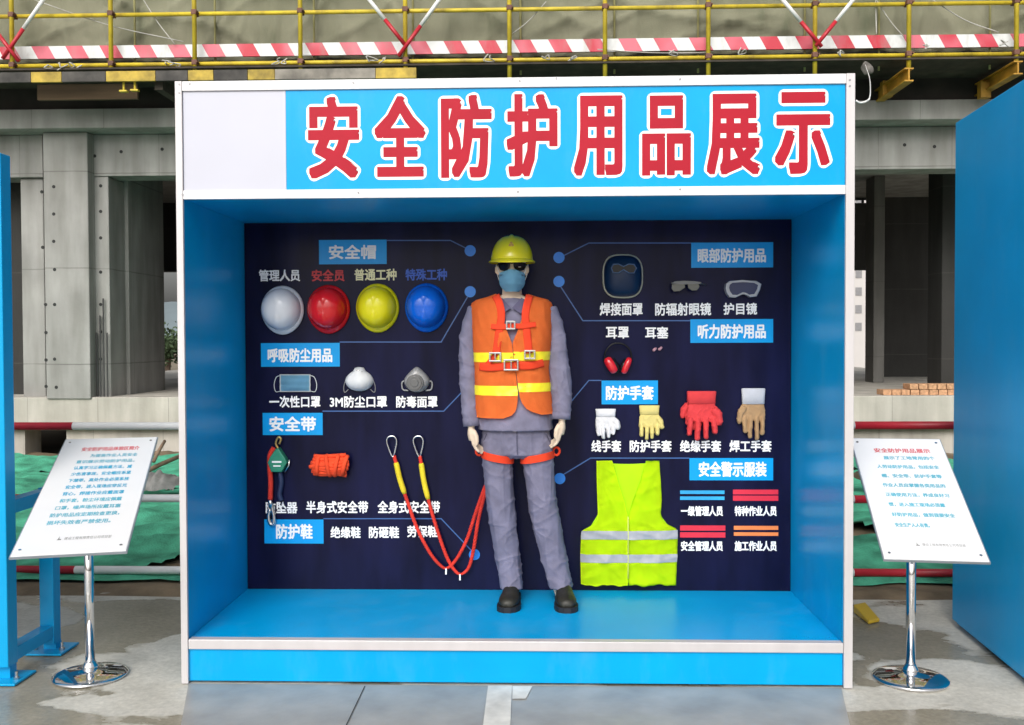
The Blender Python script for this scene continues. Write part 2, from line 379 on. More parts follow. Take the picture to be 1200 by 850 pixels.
# ------------------------------------------------------------------ booth
BW, BH, BT = 1.45, 2.618, 0.865          # half width, height, depth
HZ, SZ = 2.115, 0.1946                   # header underside, platform height
FL, FR = 0.024, 0.037                    # stile widths
def booth(x0, full=True):
    lab = 'blue walk-in display booth with red and white header lettering around the mannequin' if full else 'blue booth side wall at the far right, standing beside the slanted sign on its pole'
    t = thing('display_booth', (x0, 0, 0), lab, 'display booth')
    bm = B(); box(bm, x0-BW+.002, x0-BW+FL, .003, BT+.06, .012 if full else .034, BH-.004, .003); put('side_wall', bm, BLUE, t)
    bm = B(); box(bm, x0+BW-FR, x0+BW-.002, .003, BT+.06, .012 if full else .034, BH-.004, .003); put('side_wall', bm, BLUE, t)
    bm = B(); box(bm, x0-BW+FL+.001, x0+BW-FR-.001, .003, BT, HZ, BH-.004); put('header_box', bm, BLUE, t)
    bm = B(); box(bm, x0-BW+FL+.001, x0+BW-FR-.001, .003, BT-.002, .012, SZ, .002); put('platform', bm, BLUE, t)
    bm = B(); box(bm, x0-BW+FL+.001, x0+BW-FR-.001, BT+.001, BT+.055, .012, BH-.006); put('rear_wall', bm, BLUE, t)
    bm = B(); box(bm, x0-BW+FL+.003, x0+BW-FR-.003, BT-.012, BT-.001, SZ+.001, HZ-.001); bp = put('back_panel', bm, NAVY, t)
    y0, y1 = -.014, .0025
    for a, b in ((x0-BW, x0-BW+FL+.006), (x0+BW-FR, x0+BW)):
        bm = B(); box(bm, a, b, y0, y1, .004, BH, .002); put('corner_trim', bm, ALU, t)
    bm = B()
    box(bm, x0-BW+FL+.007, x0+BW-FR-.001, y0+.001, y1, BH-.042, BH-.001, .002); box(bm, x0-BW+FL+.007, x0+BW-FR-.001, y0+.001, y1, HZ-.004, HZ+.034, .002)
    hf = put('header_frame', bm, WFRAME, t)
    bm = B(); box(bm, x0-BW+FL+.007, x0+BW-FR-.001, y0+.003, y1+.03, SZ-.040, SZ+.003, .003); put('platform_trim', bm, ALU, t)
    for (px, py) in ((210, 99), (210, 109), (214, 228), (222, 98), (414, 97), (609, 95), (652, 92), (797, 93), (420, 226), (607, 225), (797, 222), (996, 94), (996, 101)):
        p = at(px, py, -.015); bm = B(); prism(bm, [(p.x-(-x0)+.0045*math.cos(k*.785), p.z+.0045*math.sin(k*.785)) for k in range(8)], -.0165, -.013); put('screw', bm, SCREW, hf)
    return t, bp
t_booth, panel = booth(0.0)
bm = B(); p0 = at(215, 102, 0); p1 = at(336, 222, 0); p2 = at(991, 222, 0)
box(bm, -BW+FL+.008, p1.x-.001, -.003, .002, HZ+.035, BH-.043); put('header_blank', bm, WHITE, t_booth)
bm = B(); box(bm, p1.x, BW-FR-.002, -.003, .002, HZ+.035, BH-.043); hs_ = put('header_sign', bm, BLUE, t_booth)
for ch, (xa, xb, ya, yb) in zip('安全防护用品展示', ((357, 425, 110, 213), (435, 503, 109, 211), (513, 580, 108, 212), (590, 657, 107, 211), (669, 733, 109, 210), (749, 813, 109, 209), (825, 894, 107, 208), (905, 976, 105, 207))):
    c = at((xa+xb)/2, (ya+yb)/2, -.004); wd = (xb-xa)*3.66e-3; hd = (yb-ya)*3.66e-3
    bm = B(); text_into(bm, ch, faceM((c.x, -.0032, c.z)), wd-.026, hd-.026, ((.0100, .0012, 0), (.0100+.0115, .0004, 1)))
    put_flat('character', bm, [RED, WPRINT], hs_)

PY = BT-.0122      # front of the back panel
def ptext(s, xa, xb, ya, yb, m, th=.0018, parent=None, lift=.0006):
    c = at((xa+xb)/2, (ya+yb)/2, PY); u = (PY-CAM.y)/F
    bm = B(); text_into(bm, s, faceM((c.x, PY, c.z)), (xb-xa)*u, (yb-ya)*u, ((th, lift, 0),))
    return put_flat('caption', bm, m, parent or panel)
TAGS = [('安全帽', 374, 453, 281, 310, 385, 441, 287, 304), ('呼吸防尘用品', 306, 398, 402, 430, 313, 390, 408, 425), ('安全带', 308, 378, 484, 510, 315, 371, 488, 506),
        ('防护鞋', 310, 379, 609, 637, 323, 367, 614, 632), ('眼部防护用品', 810, 906, 284, 314, 818, 897, 291, 308), ('听力防护用品', 809, 906, 374, 402, 818, 897, 380, 397),
        ('防护手套', 705, 771, 446, 474, 710, 766, 452, 469), ('安全警示服装', 808, 906, 537, 563, 819, 898, 541, 559)]
for s, xa, xb, ya, yb, ta, tb, tc_, td in TAGS:
    a = at(xa, yb, PY); b = at(xb, ya, PY); bm = B(); box(bm, a.x, b.x, PY-.0008, PY+.001, a.z, b.z); tp = put('heading_plate', bm, TAGB, t_booth)
    ptext(s, ta, tb, tc_, td, TXTW, .0025, tp, .0014)
for s, xa, xb, ya, yb, m in [
    ('管理人员', 303, 352, 316, 330, TXTW), ('安全员', 365, 404, 316, 330, TXTR), ('普通工种', 415, 465, 315, 329, TXTY), ('特殊工种', 475, 524, 315, 329, TXTB),
    ('一次性口罩', 315, 376, 464, 478, TXTW), ('3M防尘口罩', 386, 454, 464, 478, TXTW), ('防毒面罩', 464, 513, 464, 478, TXTW),
    ('防坠器', 311, 349, 588, 602, TXTW), ('半身式安全带', 358, 432, 587, 602, TXTW), ('全身式安全带', 442, 516, 587, 602, TXTW),
    ('绝缘鞋', 387, 423, 617, 631, TXTW), ('防砸鞋', 432, 468, 617, 631, TXTW), ('劳保鞋', 477, 513, 616, 630, TXTW),
    ('焊接面罩', 703, 753, 355, 370, TXTW), ('防辐射眼镜', 768, 833, 355, 370, TXTW), ('护目镜', 848, 887, 355, 369, TXTW),
    ('耳罩', 710, 737, 383, 397, TXTW), ('耳塞', 756, 783, 383, 397, TXTW),
    ('线手套', 693, 728, 516, 530, TXTW), ('防护手套', 738, 787, 516, 530, TXTW), ('绝缘手套', 797, 845, 516, 530, TXTW), ('焊工手套', 855, 904, 516, 530, TXTW),
    ('一级管理人员', 798, 847, 593, 605, TXTW), ('特种作业人员', 861, 910, 593, 605, TXTW), ('安全管理人员', 798, 847, 634, 646, TXTW), ('施工作业人员', 861, 910, 634, 646, TXTW)]:
    ptext(s, xa, xb, ya, yb, m)
for xa, xb, ys, m in ((797, 849, ((575, 579), (582, 586)), STR_C), (859, 912, ((574, 579.5), (581, 587)), STR_R), (797, 850, ((616, 622), (624, 630)), STR_R), (860, 912, ((616.5, 621), (624, 628)), STR_O)):
    bm = B()
    for ya, yb in ys:
        a = at(xa, yb, PY); b = at(xb, ya, PY); box(bm, a.x, b.x, PY-.0006, PY+.001, a.z, b.z)
    put('colour_stripe', bm, m, panel)
LN = [((453, 282), (528, 282), (546, 291)), ((398, 401), (517, 401), (548, 348)), ((378, 482), (520, 482), (560, 440)), ((379, 608), (517, 608), (553, 646)),
      ((810, 285), (690, 285), (660, 300)), ((809, 376), (683, 376), (657, 336)), ((705, 446), (690, 446), (660, 482)), ((808, 537), (692, 537), (659, 557))]
for pts in LN:
    bm = B(); P = [at(x, y, PY) for x, y in pts]; hw = .0028
    D = [(P[1]-P[0]).normalized(), (P[2]-P[1]).normalized()]; nrm = [Vector((-d.z, 0, d.x)) for d in D]
    mid = (nrm[0]+nrm[1]).normalized(); mid = mid/max(.3, mid.dot(nrm[0]))
    L_ = [P[0]+nrm[0]*hw, P[1]+mid*hw, P[2]+nrm[1]*hw]; R_ = [P[0]-nrm[0]*hw, P[1]-mid*hw, P[2]-nrm[1]*hw]
    up = Vector((0, -.0004, 0)); L_ = [bm.verts.new(p+up) for p in L_]; R_ = [bm.verts.new(p+up) for p in R_]
    for i in range(2): bm.faces.new((L_[i], L_[i+1], R_[i+1], R_[i]))
    put_flat('leader_line', bm, LINEB, panel)
for x, y in ((551, 294), (551, 342), (655, 302), (655, 330), (656, 561), (556, 650)):
    p = at(x, y, PY); bm = B(); prism(bm, [(p.x+.029*math.cos(k*math.pi/14), p.z+.029*math.sin(k*math.pi/14)) for k in range(28)], PY-.0012, PY+.001)
    put('leader_dot', bm, DOTB, panel)
nb_, _ = booth(2.2095+BW, False); nb_.location = (3.641, -.11, 0); nb_.rotation_euler.z = -.0767

# ------------------------------------------------------------------ mannequin
SKIN = mat('mannequin_skin', (0.62, 0.50, 0.38), 0.45, var=0.05, spec=0.4)
COVER = cloth('grey_violet_twill', (0.170, 0.165, 0.238), .35, .18)
COLLAR = cloth('dark_collar', (0.11, 0.10, 0.165), .3)
VEST_O = cloth('orange_vest_cloth', (0.98, 0.235, 0.055), .25, .08)
REFL = mat('yellow_reflective_tape', (0.85, 0.72, 0.02), 0.4, var=0.06, scale=30)
HARN = cloth('harness_webbing', (0.72, 0.055, 0.02), .3, .12)
BUCK = mat('buckle_steel', (0.36, 0.36, 0.36), 0.3, metal=1.0)
MASKB = cloth('mask_fabric', (0.22, 0.50, 0.70), .2)
MASKW = cloth('mask_white_edge', (0.7, 0.74, 0.76), .2)
BLACKP = mat('black_plastic', (0.008, 0.008, 0.010), .22, spec=.25)
HATY = plastic('yellow_hat', (0.74, 0.66, 0.008), .2); 
SHOE = mat('shoe_leather', (0.016, 0.015, 0.010), 0.5, var=0.5, scale=18, bump=.2, bscale=60)
SOLE = mat('shoe_sole', (0.010, 0.010, 0.013), 0.6)

MY = 0.62
t_man = thing('mannequin', (at(628, 700, MY).x, MY, SZ), 'standing mannequin in orange vest, yellow hard hat and blue face mask on the blue platform', 'mannequin')
def ringpx(y, xl, xr, Yc, ry, e=2.3, n=36, off=0.0):
    a = at(xl, y, Yc); b = at(xr, y, Yc)
    return sell((a.x+b.x)/2, Yc, (a.z+b.z)/2, (b.x-a.x)/2+off, ry+off, n, e)
TORSO = [(343, 588, 612, .60, .058), (347, 579, 621, .60, .072), (351, 563, 637, .60, .088), (356, 556, 643, .60, .100), (366, 556, 644, .60, .112), (382, 558, 643, .595, .120),
         (405, 559, 642, .595, .122), (432, 560.5, 639, .60, .116), (458, 560, 642, .60, .118), (480, 561, 645, .60, .124), (495, 561, 647, .60, .130), (503, 560.5, 648, .60, .133)]
def tor(py):
    T = TORSO
    if py <= T[0][0]: return T[0]
    for a, b in zip(T, T[1:]):
        if py <= b[0]:
            k = (py-a[0])/(b[0]-a[0]); return tuple(a[i]+(b[i]-a[i])*k for i in range(5))
    return T[-1]
def tpoint(px, py, off):
    """point on the torso front at a pixel column and row, lifted by off"""
    y, xl, xr, Yc, ry = tor(py); a = at(xl, py, Yc); b = at(xr, py, Yc); cx = (a.x+b.x)/2; rx = (b.x-a.x)/2+off
    p = at(px, py, Yc-ry*.7); u = max(-1, min(1, (p.x-cx)/rx))
    return Vector((p.x, Yc-(ry+off)*(1-abs(u)**2.3)**(1/2.3), (a.z+b.z)/2))

# body: one continuous skin (head, neck, trunk, arms, hands, legs)
u_ = (MY-CAM.y)/F
bm = B()
hx = at(600, 315, .57)
HEAD = [(342.5, 4, .030, -.035), (340, 8, .045, -.030), (335, 11.5, .062, -.022), (328, 14, .078, -.010), (320, 15.4, .090, 0), (312, 16.0, .097, .004), (303, 16.6, .102, .006), (294, 16.4, .101, .006), (287, 14.5, .090, .006), (282, 11, .068, .006), (279.5, 6, .035, .006)]
loft(bm, [sell(at(600, y, .57).x, .57+dy, at(600, y, .57).z, hw*.00419, ry, 28, 2.1) for y, hw, ry, dy in HEAD])
tube(bm, [at(600, 372, .605), at(600, 356, .60), at(600, 345, .585), at(600, 330, .58)], [.075, .052, .049, .047], 20)
nb = at(600, 320, .57-.092)                      # nose, ears
tube(bm, [nb+Vector((0, .01, .028)), nb+Vector((0, -.008, .004)), nb+Vector((0, -.014, -.014)), nb+Vector((0, .006, -.020))], [.007, .011, .014, .010], 10)
for s in (-1, 1):
    e0 = at(600+s*16, 317, .58); tube(bm, [e0+Vector((0, 0, .026)), e0+Vector((s*.010, .004, .012)), e0+Vector((s*.010, .004, -.008)), e0+Vector((0, 0, -.024))], [.006, .012, .011, .006], 8, flat=.6)
loft(bm, [ringpx(y, xl+6, xr-6, Yc, ry-.025) for y, xl, xr, Yc, ry in TORSO[1:]])
ARM_L = [(559.5, 363, .60, 11.5), (551.5, 380, .60, 10.8), (549, 400, .60, 10.3), (548.5, 430, .60, 10.8), (549.5, 455, .59, 10.4), (551, 475, .575, 9.8), (553, 499, .56, 9.6)]
ARM_R = [(642.5, 363, .60, 11.2), (650, 382, .60, 10.0), (652.5, 402, .60, 10.8), (653.5, 425, .60, 12.6), (656.5, 448, .59, 13.8), (657.5, 472, .575, 11.8), (657, 491, .56, 10.8)]
for A in (ARM_L, ARM_R):
    tube(bm, [at(x, y, Y) for x, y, Y, r in A], [r*.0042*.62 for *_, r in A], 14)
LEG_L = [(515, 563.5, 605, .61, .096), (530, 565, 603, .61, .096), (545, 566, 600.5, .615, .092), (575, 569, 602, .62, .086), (600, 571.5, 603.5, .63, .082), (625, 575, 606, .64, .078), (650, 579, 609, .65, .074), (672, 584.5, 611.5, .65, .074), (688.5, 586, 613, .645, .078)]
LEG_R = [(515, 606, 647.5, .61, .096), (530, 609, 649, .61, .096), (545, 612.5, 650, .615, .092), (575, 616.5, 651.5, .62, .086), (600, 621, 655, .63, .082), (625, 626, 659.5, .64, .078), (650, 632.5, 664, .65, .074), (672, 640, 668.5, .65, .074), (687.5, 643.5, 671, .645, .078)]
for G in (LEG_L, LEG_R):
    P = [at((a+b)/2, y, Y) for y, a, b, Y, r in G]; P.append(P[-1]+Vector((0, 0, -.05))); P.append(P[-1]+Vector((0, -.12, -.035)))
    tube(bm, P, [(b-a)/2*.0042*.74 for y, a, b, Y, r in G]+[.026, .020], 16)
tube(bm, [at(605, 495, .61), at(606, 520, .61)], [.12, .10], 16, flat=.7)
# hands: palm, four fingers, thumb
def hand(wx, wy, dirs, s):
    W = at(wx, wy, .555); k = .0042
    # knuckle line below the wrist; fingers slightly curled forwards and inwards
    palm = [W+Vector((0, 0, .03)), W+Vector((-s*.002, 0, 0)), W+Vector((s*.002, -.004, -.03)), W+Vector((s*.010, -.008, -.062))]
    tube(bm, palm, [.026, .025, .036, .036], 14, flat=.62)
    L = [.070, .080, .074, .058]
    for i in range(4):
        oy = (-.030+.020*i); b0 = palm[-1]+Vector((s*(.004-.010*abs(i-1.2)/2), oy*.9, .012)) ; l = L[i]
        c1 = b0+Vector((s*.006, -.002, -l*.42)); c2 = c1+Vector((s*(.012+.004*i), -.002, -l*.33)); c3 = c2+Vector((s*(.016+.004*i), -.001, -l*.22))
        tube(bm, [b0, c1, c2, c3], [.0105, .0098, .009, .0070], 10)
    b0 = W+Vector((s*.010, -.024, -.014)); tube(bm, [b0, b0+Vector((s*.016, -.018, -.026)), b0+Vector((s*.020, -.022, -.052)), b0+Vector((s*.017, -.020, -.070))], [.014, .0125, .0105, .0075], 10)
hand(552.5, 501, None, 1); hand(658, 494, None, -1)
bm = remesh(bm, .0052, 2, .5)
put('body', bm, SKIN, t_man, True)

# coverall jacket: trunk and sleeves as one cloth
def folds(p):
    q = Vector((p.x*15, p.y*11, p.z*2.6+p.x*3)); q2 = Vector((p.x*6-p.z*6, p.y*6, p.z*8.5+p.x*6)); q3 = Vector((p.x*6+p.z*7, p.y*6, p.z*8-p.x*6+7))
    return max(0, ridge(q))**3*.0055 + max(0, ridge(q2+Vector((5, 2, 9))))**6*.0065 + max(0, ridge(q3))**6*.0055 - .0025 + .003*nz((p.x*8, p.y*8, p.z*4))
bm = B()
TJ = [(350, 587, 613, .595, .062), (352.5, 574, 626, .60, .078), (356, 560, 640, .60, .094)]+TORSO[4:]
loft(bm, [ringpx(*r) for r in TJ])
for A in (ARM_L, ARM_R):
    tube(bm, [at(x, y, Y) for x, y, Y, r in A], [r*.00418 for *_, r in A], 22)
bm = remesh(bm, .0055, 2)
def sleevefold(p):  # noqa
    sl_ = 1.0 if abs(p.x-at(602, 420, .6).x) > .17 else .35
    return folds(p)*sl_*.75
wrinkle(bm, sleevefold)
jk = put('jacket', bm, COVER, t_man, True)
bm = B()      # hem and cuffs bands, collar wings, placket
for s, pts in ((-1, [(599, 362), (588.5, 350), (583, 353), (589, 369)]), (1, [(600.5, 362), (611, 350), (617, 353), (611, 369)])):
    vsA = [tpoint(px, py, .012 if i in (0, 3) else .006) + Vector((0, -.012 if i in (0, 3) else -.002, 0)) for i, (px, py) in enumerate(pts)]
    vsB = [v+Vector((0, .006, 0)) for v in vsA]
    a = [bm.verts.new(v) for v in vsA]; b = [bm.verts.new(v) for v in vsB]
    bm.faces.new(a); bm.faces.new(b[::-1])
    for k in range(4): bm.faces.new((a[k], b[k], b[(k+1) % 4], a[(k+1) % 4]))
bmesh.ops.subdivide_edges(bm, edges=bm.edges, cuts=2, use_grid_fill=True)
put('collar', bm, COLLAR, jk)
for A in (ARM_L, ARM_R):          # stitched cuffs
    x, y, Y, rr_ = A[-1]; c0 = at(x, y+.5, Y); c1 = at(A[-2][0]+(x-A[-2][0])*.62, A[-2][1]+(y-A[-2][1])*.62, Y+.004)
    bm = B(); tube(bm, [c1, c0], [rr_*.00418+.0035, rr_*.00418+.0025], 24); put('cuff', bm, COVER, jk, True)
for side in (-1, 1):               # breast pocket flaps under the vest edge and hem stitching are covered; hem band shows
    pass
# trousers
bm = B()
loft(bm, [ringpx(y, xl, xr, Yc, ry) for y, xl, xr, Yc, ry in ((494, 567, 642, .605, .108), (508, 565, 645, .605, .110), (522, 565, 647.5, .61, .108), (531, 568, 648, .61, .100), (536, 588, 628, .61, .07))])
for G in (LEG_L, LEG_R): loft(bm, [ringpx(y, a, b, Y, r, 2.2, 30) for y, a, b, Y, r in G])
bm = remesh(bm, .0055, 2)
zc = at(605, 538, .61).z; xc = at(606, 538, .61).x
def tfold(p):
    k = math.exp(-((p.z-zc)/.09)**2)
    dx = abs(p.x-xc); z_ank = SZ+.16
    ank = math.exp(-((p.z-z_ank)/.12)**2); kn = math.exp(-((p.z-(SZ+.42))/.12)**2)
    side = 1 if p.x > xc else -1
    f = folds(p)*.8
    f += k*.008*max(0, ridge(Vector((dx*9, p.y*5, (p.z+dx*.8)*17))))**4*max(0, 1-dx/.20)
    f += ank*.009*max(0, ridge(Vector((p.x*7+side*3, p.y*4, (p.z+p.x*.5*side)*15))))**4
    f += kn*.007*max(0, ridge(Vector((p.x*6, p.y*4+side, (p.z-p.x*.6)*11))))**4
    f += .005*max(0, ridge(Vector((p.x*13+side, p.y*9, p.z*1.2))))**4
    return f*.72-.002
wrinkle(bm, tfold)
trs = put('trousers', bm, COVER, t_man, True)
SEAM = cloth('seam_dark', (0.07, 0.07, 0.11), .2)
for pts in ([(570, 509), (566, 520), (564.5, 533)], [(640, 509), (645, 520), (647.5, 533)], [(606, 506), (606, 520), (606.5, 532)]):
    bm = B(); P = []
    for x, y in pts:
        Rg = ringpx(y, 564.5, 648, .61, .110); cx = sum(v.x for v in Rg)/len(Rg); rx = max(v.x for v in Rg)-cx; q = at(x, y, .53); u = max(-.99, min(.99, (q.x-cx)/rx))
        P.append(Vector((q.x, .61-.112*(1-abs(u)**2.3)**(1/2.3)-.003, q.z)))
    tube(bm, curve(P, 6), .0022, 6); put('pocket_seam', bm, SEAM, trs, True)

# orange vest
def lerp_tab(tab, y):
    if y <= tab[0][0]: return tab[0][1]
    for a, b in zip(tab, tab[1:]):
        if y <= b[0]: return a[1]+(b[1]-a[1])*(y-a[0])/(b[0]-a[0])
    return tab[-1][1]
IN_L = [(345, 581), (355, 583), (365, 586), (375, 590), (390, 595), (402, 600), (420, 602), (440, 605), (460, 607), (470, 606.5), (478, 605), (483, 602), (486, 597), (488, 590)]
IN_R = [(345, 619), (355, 617.5), (365, 615), (375, 611), (390, 606), (402, 600.6), (420, 602.6), (440, 605.6), (456, 608), (464, 609), (471, 612), (477, 617), (481, 624), (484, 634)]
def vest_grid(bm, side, y0, y1, off, n=44, m=40, mi=0, back=True):
    tab = IN_L if side < 0 else IN_R; rows = []
    for j in range(m+1):
        py = y0+(y1-y0)*j/m
        y, xl, xr, Yc, ry = tor(py); a = at(xl, py, Yc); b = at(xr, py, Yc); cx = (a.x+b.x)/2
        rx = (b.x-a.x)/2+off; ryy = ry+off
        p = at(lerp_tab(tab, py), py, Yc-ry); u = max(-.999, min(.999, (p.x-cx)/rx))
        ang0 = math.acos(max(-1, min(1, math.copysign(abs(u)**1.15, u))))          # front angle measured from +x, towards -y
        ang1 = math.pi*1.5 if side < 0 else -math.pi*.5
        row = []
        for i in range(n+1):
            k = i/n; an = ang0+(ang1-ang0)*k; c, s = math.cos(an), math.sin(an)
            P = Vector((cx+rx*math.copysign(abs(c)**(2/2.3), c), Yc-ryy*math.copysign(abs(s)**(2/2.3), s), (a.z+b.z)/2))
            wv = .008*nz((P.x*12, P.z*9, 3+side)) + .007*max(0, ridge(Vector((P.x*20+P.z*5, P.z*6, 8+side))))**3 + .006*max(0, ridge(Vector((P.x*7, P.z*16-P.x*8, 2+side))))**4
            P += Vector((c*.3, -s, 0))*wv
            row.append(bm.verts.new(P))
        rows.append(row)
    for r0, r1 in zip(rows, rows[1:]):
        for i in range(n): bm.faces.new((r0[i], r0[i+1], r1[i+1], r1[i])).material_index = mi
bm = B()
vest_grid(bm, -1, 344.5, 488, .017); vest_grid(bm, 1, 344.5, 484, .017)
bmesh.ops.solidify(bm, geom=bm.faces[:], thickness=.002)
ve = put('safety_vest', bm, VEST_O, t_man, True)
for (yl0, yl1, yr0, yr1) in ((451, 462, 448, 458), (413, 424, 412, 422)):
    bm = B(); vest_grid(bm, -1, yl0, yl1, .0185, m=6); vest_grid(bm, 1, yr0, yr1, .0185, m=6)
    put('reflective_tape', bm, REFL, ve, True)

# harness
def ribbon(bm, pts, wpx, off, th=.004, vertical=True, n=7):
    P = curve([(x, y, 0) for x, y in pts], n); rows = []
    for i, p in enumerate(P):
        t = (P[min(i+1, len(P)-1)]-P[max(i-1, 0)]).normalized(); nn = Vector((-t.y, t.x, 0))
        rows.append([tpoint(p.x+nn.x*wpx*k, p.y+nn.y*wpx*k, off) for k in (-.5, -.25, 0, .25, .5)])
    R1 = [[bm.verts.new(v) for v in r] for r in rows]; R2 = [[bm.verts.new(v+Vector((0, th, 0))) for v in r] for r in rows]
    for A, C_, fl in ((R1, R1, 0), (R2, R2, 1)):
        for a, b in zip(A, A[1:]):
            for k in range(4): bm.faces.new((a[k], a[k+1], b[k+1], b[k]))
    for k in (0, 4):
        for i in range(len(rows)-1): bm.faces.new((R1[i][k], R1[i+1][k], R2[i+1][k], R2[i][k]))
bm = B()
ribbon(bm, [(581, 347), (586, 358), (588, 372), (585, 392), (582, 414)], 9, .026)
ribbon(bm, [(621, 347), (618, 358), (616, 372), (618, 392), (620, 414)], 9, .026)
ribbon(bm, [(576, 383), (588, 384), (600, 382.5), (612, 383), (628, 381)], 6, .030)
ribbon(bm, [(562, 429), (575, 430), (600, 428), (622, 428), (637, 425)], 9, .027)
ribbon(bm, [(582, 414), (574, 424), (566, 432)], 6, .024)
har = put('harness', bm, HARN, t_man, True)
def buckle(x, y, wpx, hpx, off, ang=0):
    bm = B(); c = tpoint(x, y, off); k = .0042; w2, h2 = wpx*k/2, hpx*k/2; r = .0042
    for x0, x1, z0, z1 in ((-w2, w2, h2-.008, h2), (-w2, w2, -h2, -h2+.008), (-w2, -w2+.008, -h2+.008, h2-.008), (w2-.008, w2, -h2+.008, h2-.008), (-.003, .003, -h2+.008, h2-.008)):
        box(bm, c.x+x0, c.x+x1, c.y-.007, c.y+.004, c.z+z0, c.z+z1, .0015)
    put('buckle', bm, BUCK, har)
buckle(599, 382, 11, 10, .034); buckle(581, 418, 14, 11, .034); buckle(621, 415.5, 13, 10.5, .034); buckle(599.5, 427, 17, 13, .037)
for G, ya, yb, dy in ((LEG_L, 531, 537, 1), (LEG_R, 537, 531, -1)):
    y, a, b, Y, r = G[1]; bm = B(); rings = []
    for off, h in ((.001, -.018), (.006, -.018), (.006, .018), (.001, .018)):
        ring = []
        Rg = ringpx(534.5, a+(.5 if dy > 0 else 2), b-(2 if dy > 0 else .5), Y, r+.004, 2.2, 48, off)
        xa, xb = min(v.x for v in Rg), max(v.x for v in Rg)
        for v in Rg:
            k = (v.x-xa)/(xb-xa); v.z += h + (.014-.030*k if dy > 0 else -.016+.030*k); ring.append(v)
        rings.append(ring)
    rings.append(rings[0]); loft(bm, rings, False)
    put('thigh_strap', bm, HARN, har)
    bm = B(); c = at(561.5 if dy > 0 else 652, 529, Y-.03)
    tube(bm, [c+Vector((.016*math.cos(k*.6), 0, .020*math.sin(k*.6))) for k in range(12)], .006, 8)
    put('strap_loop', bm, HARN, har, True)

# hat, glasses, face mask, shoes of the mannequin
hc = at(600, 306, .575)
bm = B(); n = 40; rings = []
for j in range(13):
    a = j/12*math.pi/2; rr = math.cos(a)**.75 if j < 12 else .02
    rings.append([Vector((hc.x+.103*rr*math.cos(2*math.pi*k/n), hc.y+.128*rr*math.sin(2*math.pi*k/n), hc.z+.122*math.sin(a)**1.05+(.006 if abs(math.cos(2*math.pi*k/n)) < .2 and 1 < j < 12 else 0))) for k in range(n)])
rings.insert(0, [Vector((hc.x+.100*math.cos(2*math.pi*k/n), hc.y+.124*math.sin(2*math.pi*k/n), hc.z-.004)) for k in range(n)])
loft(bm, rings); hat = put('hard_hat', bm, HATY, t_man, True)
bm = B(); rings = []
for e, dz in ((.98, .004), (1.07, -.003), (1.075, -.009), (1.02, -.006), (.97, -.003)):
    ring = []
    for k in range(n):
        a = 2*math.pi*k/n; pk = max(0, -math.sin(a))**2*.030 if e > 1 else 0
        ring.append(Vector((hc.x+.106*e*math.cos(a), hc.y+(.130*e+pk)*math.sin(a), hc.z+dz-max(0, -math.sin(a))**2*.012*(e > 1))))
    rings.append(ring)
rings.append(rings[0]); loft(bm, rings, False); put('brim', bm, HATY, hat, True)
bm = B()
for k in range(3):
    an = math.pi/2+k*2.094
    cx_, cz_ = hc.x+.007*math.cos(an), hc.z+.069+.007*math.sin(an)
    prism(bm, [(cx_+.008*math.cos(an+q_*1.5708), cz_+.008*math.sin(an+q_*1.5708)) for q_ in range(4)], hc.y-.1155-.003, hc.y-.095)
put('emblem', bm, mat('emblem_brown', (.38, .22, .03), .5), hat)
bm = B(); g = []
def face(px, py, off):
    y = py
    for a, b in zip(HEAD[::-1], HEAD[::-1][1:]):
        if a[0] <= y <= b[0]:
            k = (y-a[0])/(b[0]-a[0]); hw = (a[1]+(b[1]-a[1])*k)*.00419+off; ry = a[2]+(b[2]-a[2])*k+off; dy = a[3]+(b[3]-a[3])*k
    p = at(px, py, .57-.07); cx = at(600, py, .57).x; u = max(-1, min(1, (p.x-cx)/hw))
    return Vector((p.x, .57+dy-ry*math.sqrt(max(0, 1-u*u)), p.z))
for s in (-1, 1):
    bm = B(); pts = [(600+s*1.6, 310.5), (600+s*4, 308.3), (600+s*10, 307.8), (600+s*16, 308.5), (600+s*16.3, 312), (600+s*14, 316.5), (600+s*9, 318.3), (600+s*5, 317.3), (600+s*2.3, 314)]
    a = [bm.verts.new(face(x, y, .010)) for x, y in pts]; b = [bm.verts.new(face(x, y, .010)+Vector((0, .004, 0))) for x, y in pts]
    bm.faces.new(a); bm.faces.new(b[::-1]); nn = len(pts)
    for k in range(nn): bm.faces.new((a[k], b[k], b[(k+1) % nn], a[(k+1) % nn]))
    if s < 0: gl = thing  # placeholder
    if s < 0:
        fb = B(); tube(fb, [face(584, 309, .014), face(592, 308, .013), face(600, 309.5, .013), face(608, 308, .013), face(616, 309, .014)], .0035, 8)
        for s2 in (-1, 1):
            e0 = face(600+s2*15.9, 309.5, .010); tube(fb, [e0, Vector((at(600, 309, .57).x+s2*.071, .57, e0.z)), Vector((at(600, 309, .57).x+s2*.071, .60, e0.z-.008))], .003, 8)
        glasses = put('sunglasses', fb, BLACKP, t_man, True)
    put('lens', bm, BLACKP, glasses)
bm = B(); g = []
for j in range(15):
    t_ = j/14; py = 317.5+24.5*t_; row = []
    hwp = 15.2 if t_ < .5 else 15.2-7.5*((t_-.5)*2)**2
    cut = 0
    for i in range(21):
        u = -1+2*i/20
        pp = py + (2.4*abs(u) if t_ < .2 else 0) - (1.6*(1-abs(u)) if t_ < .1 else 0)
        v = face(600+u*hwp, min(342.3, pp), .012)
        v.y -= (1-u*u)*(.018*math.sin(math.pi*min(1, t_*1.05))+.004) + .0022*math.sin(t_*math.pi*7)
        row.append(bm.verts.new(v))
    g.append(row)
for j in range(14):
    for i in range(20): bm.faces.new((g[j][i], g[j][i+1], g[j+1][i+1], g[j+1][i]))
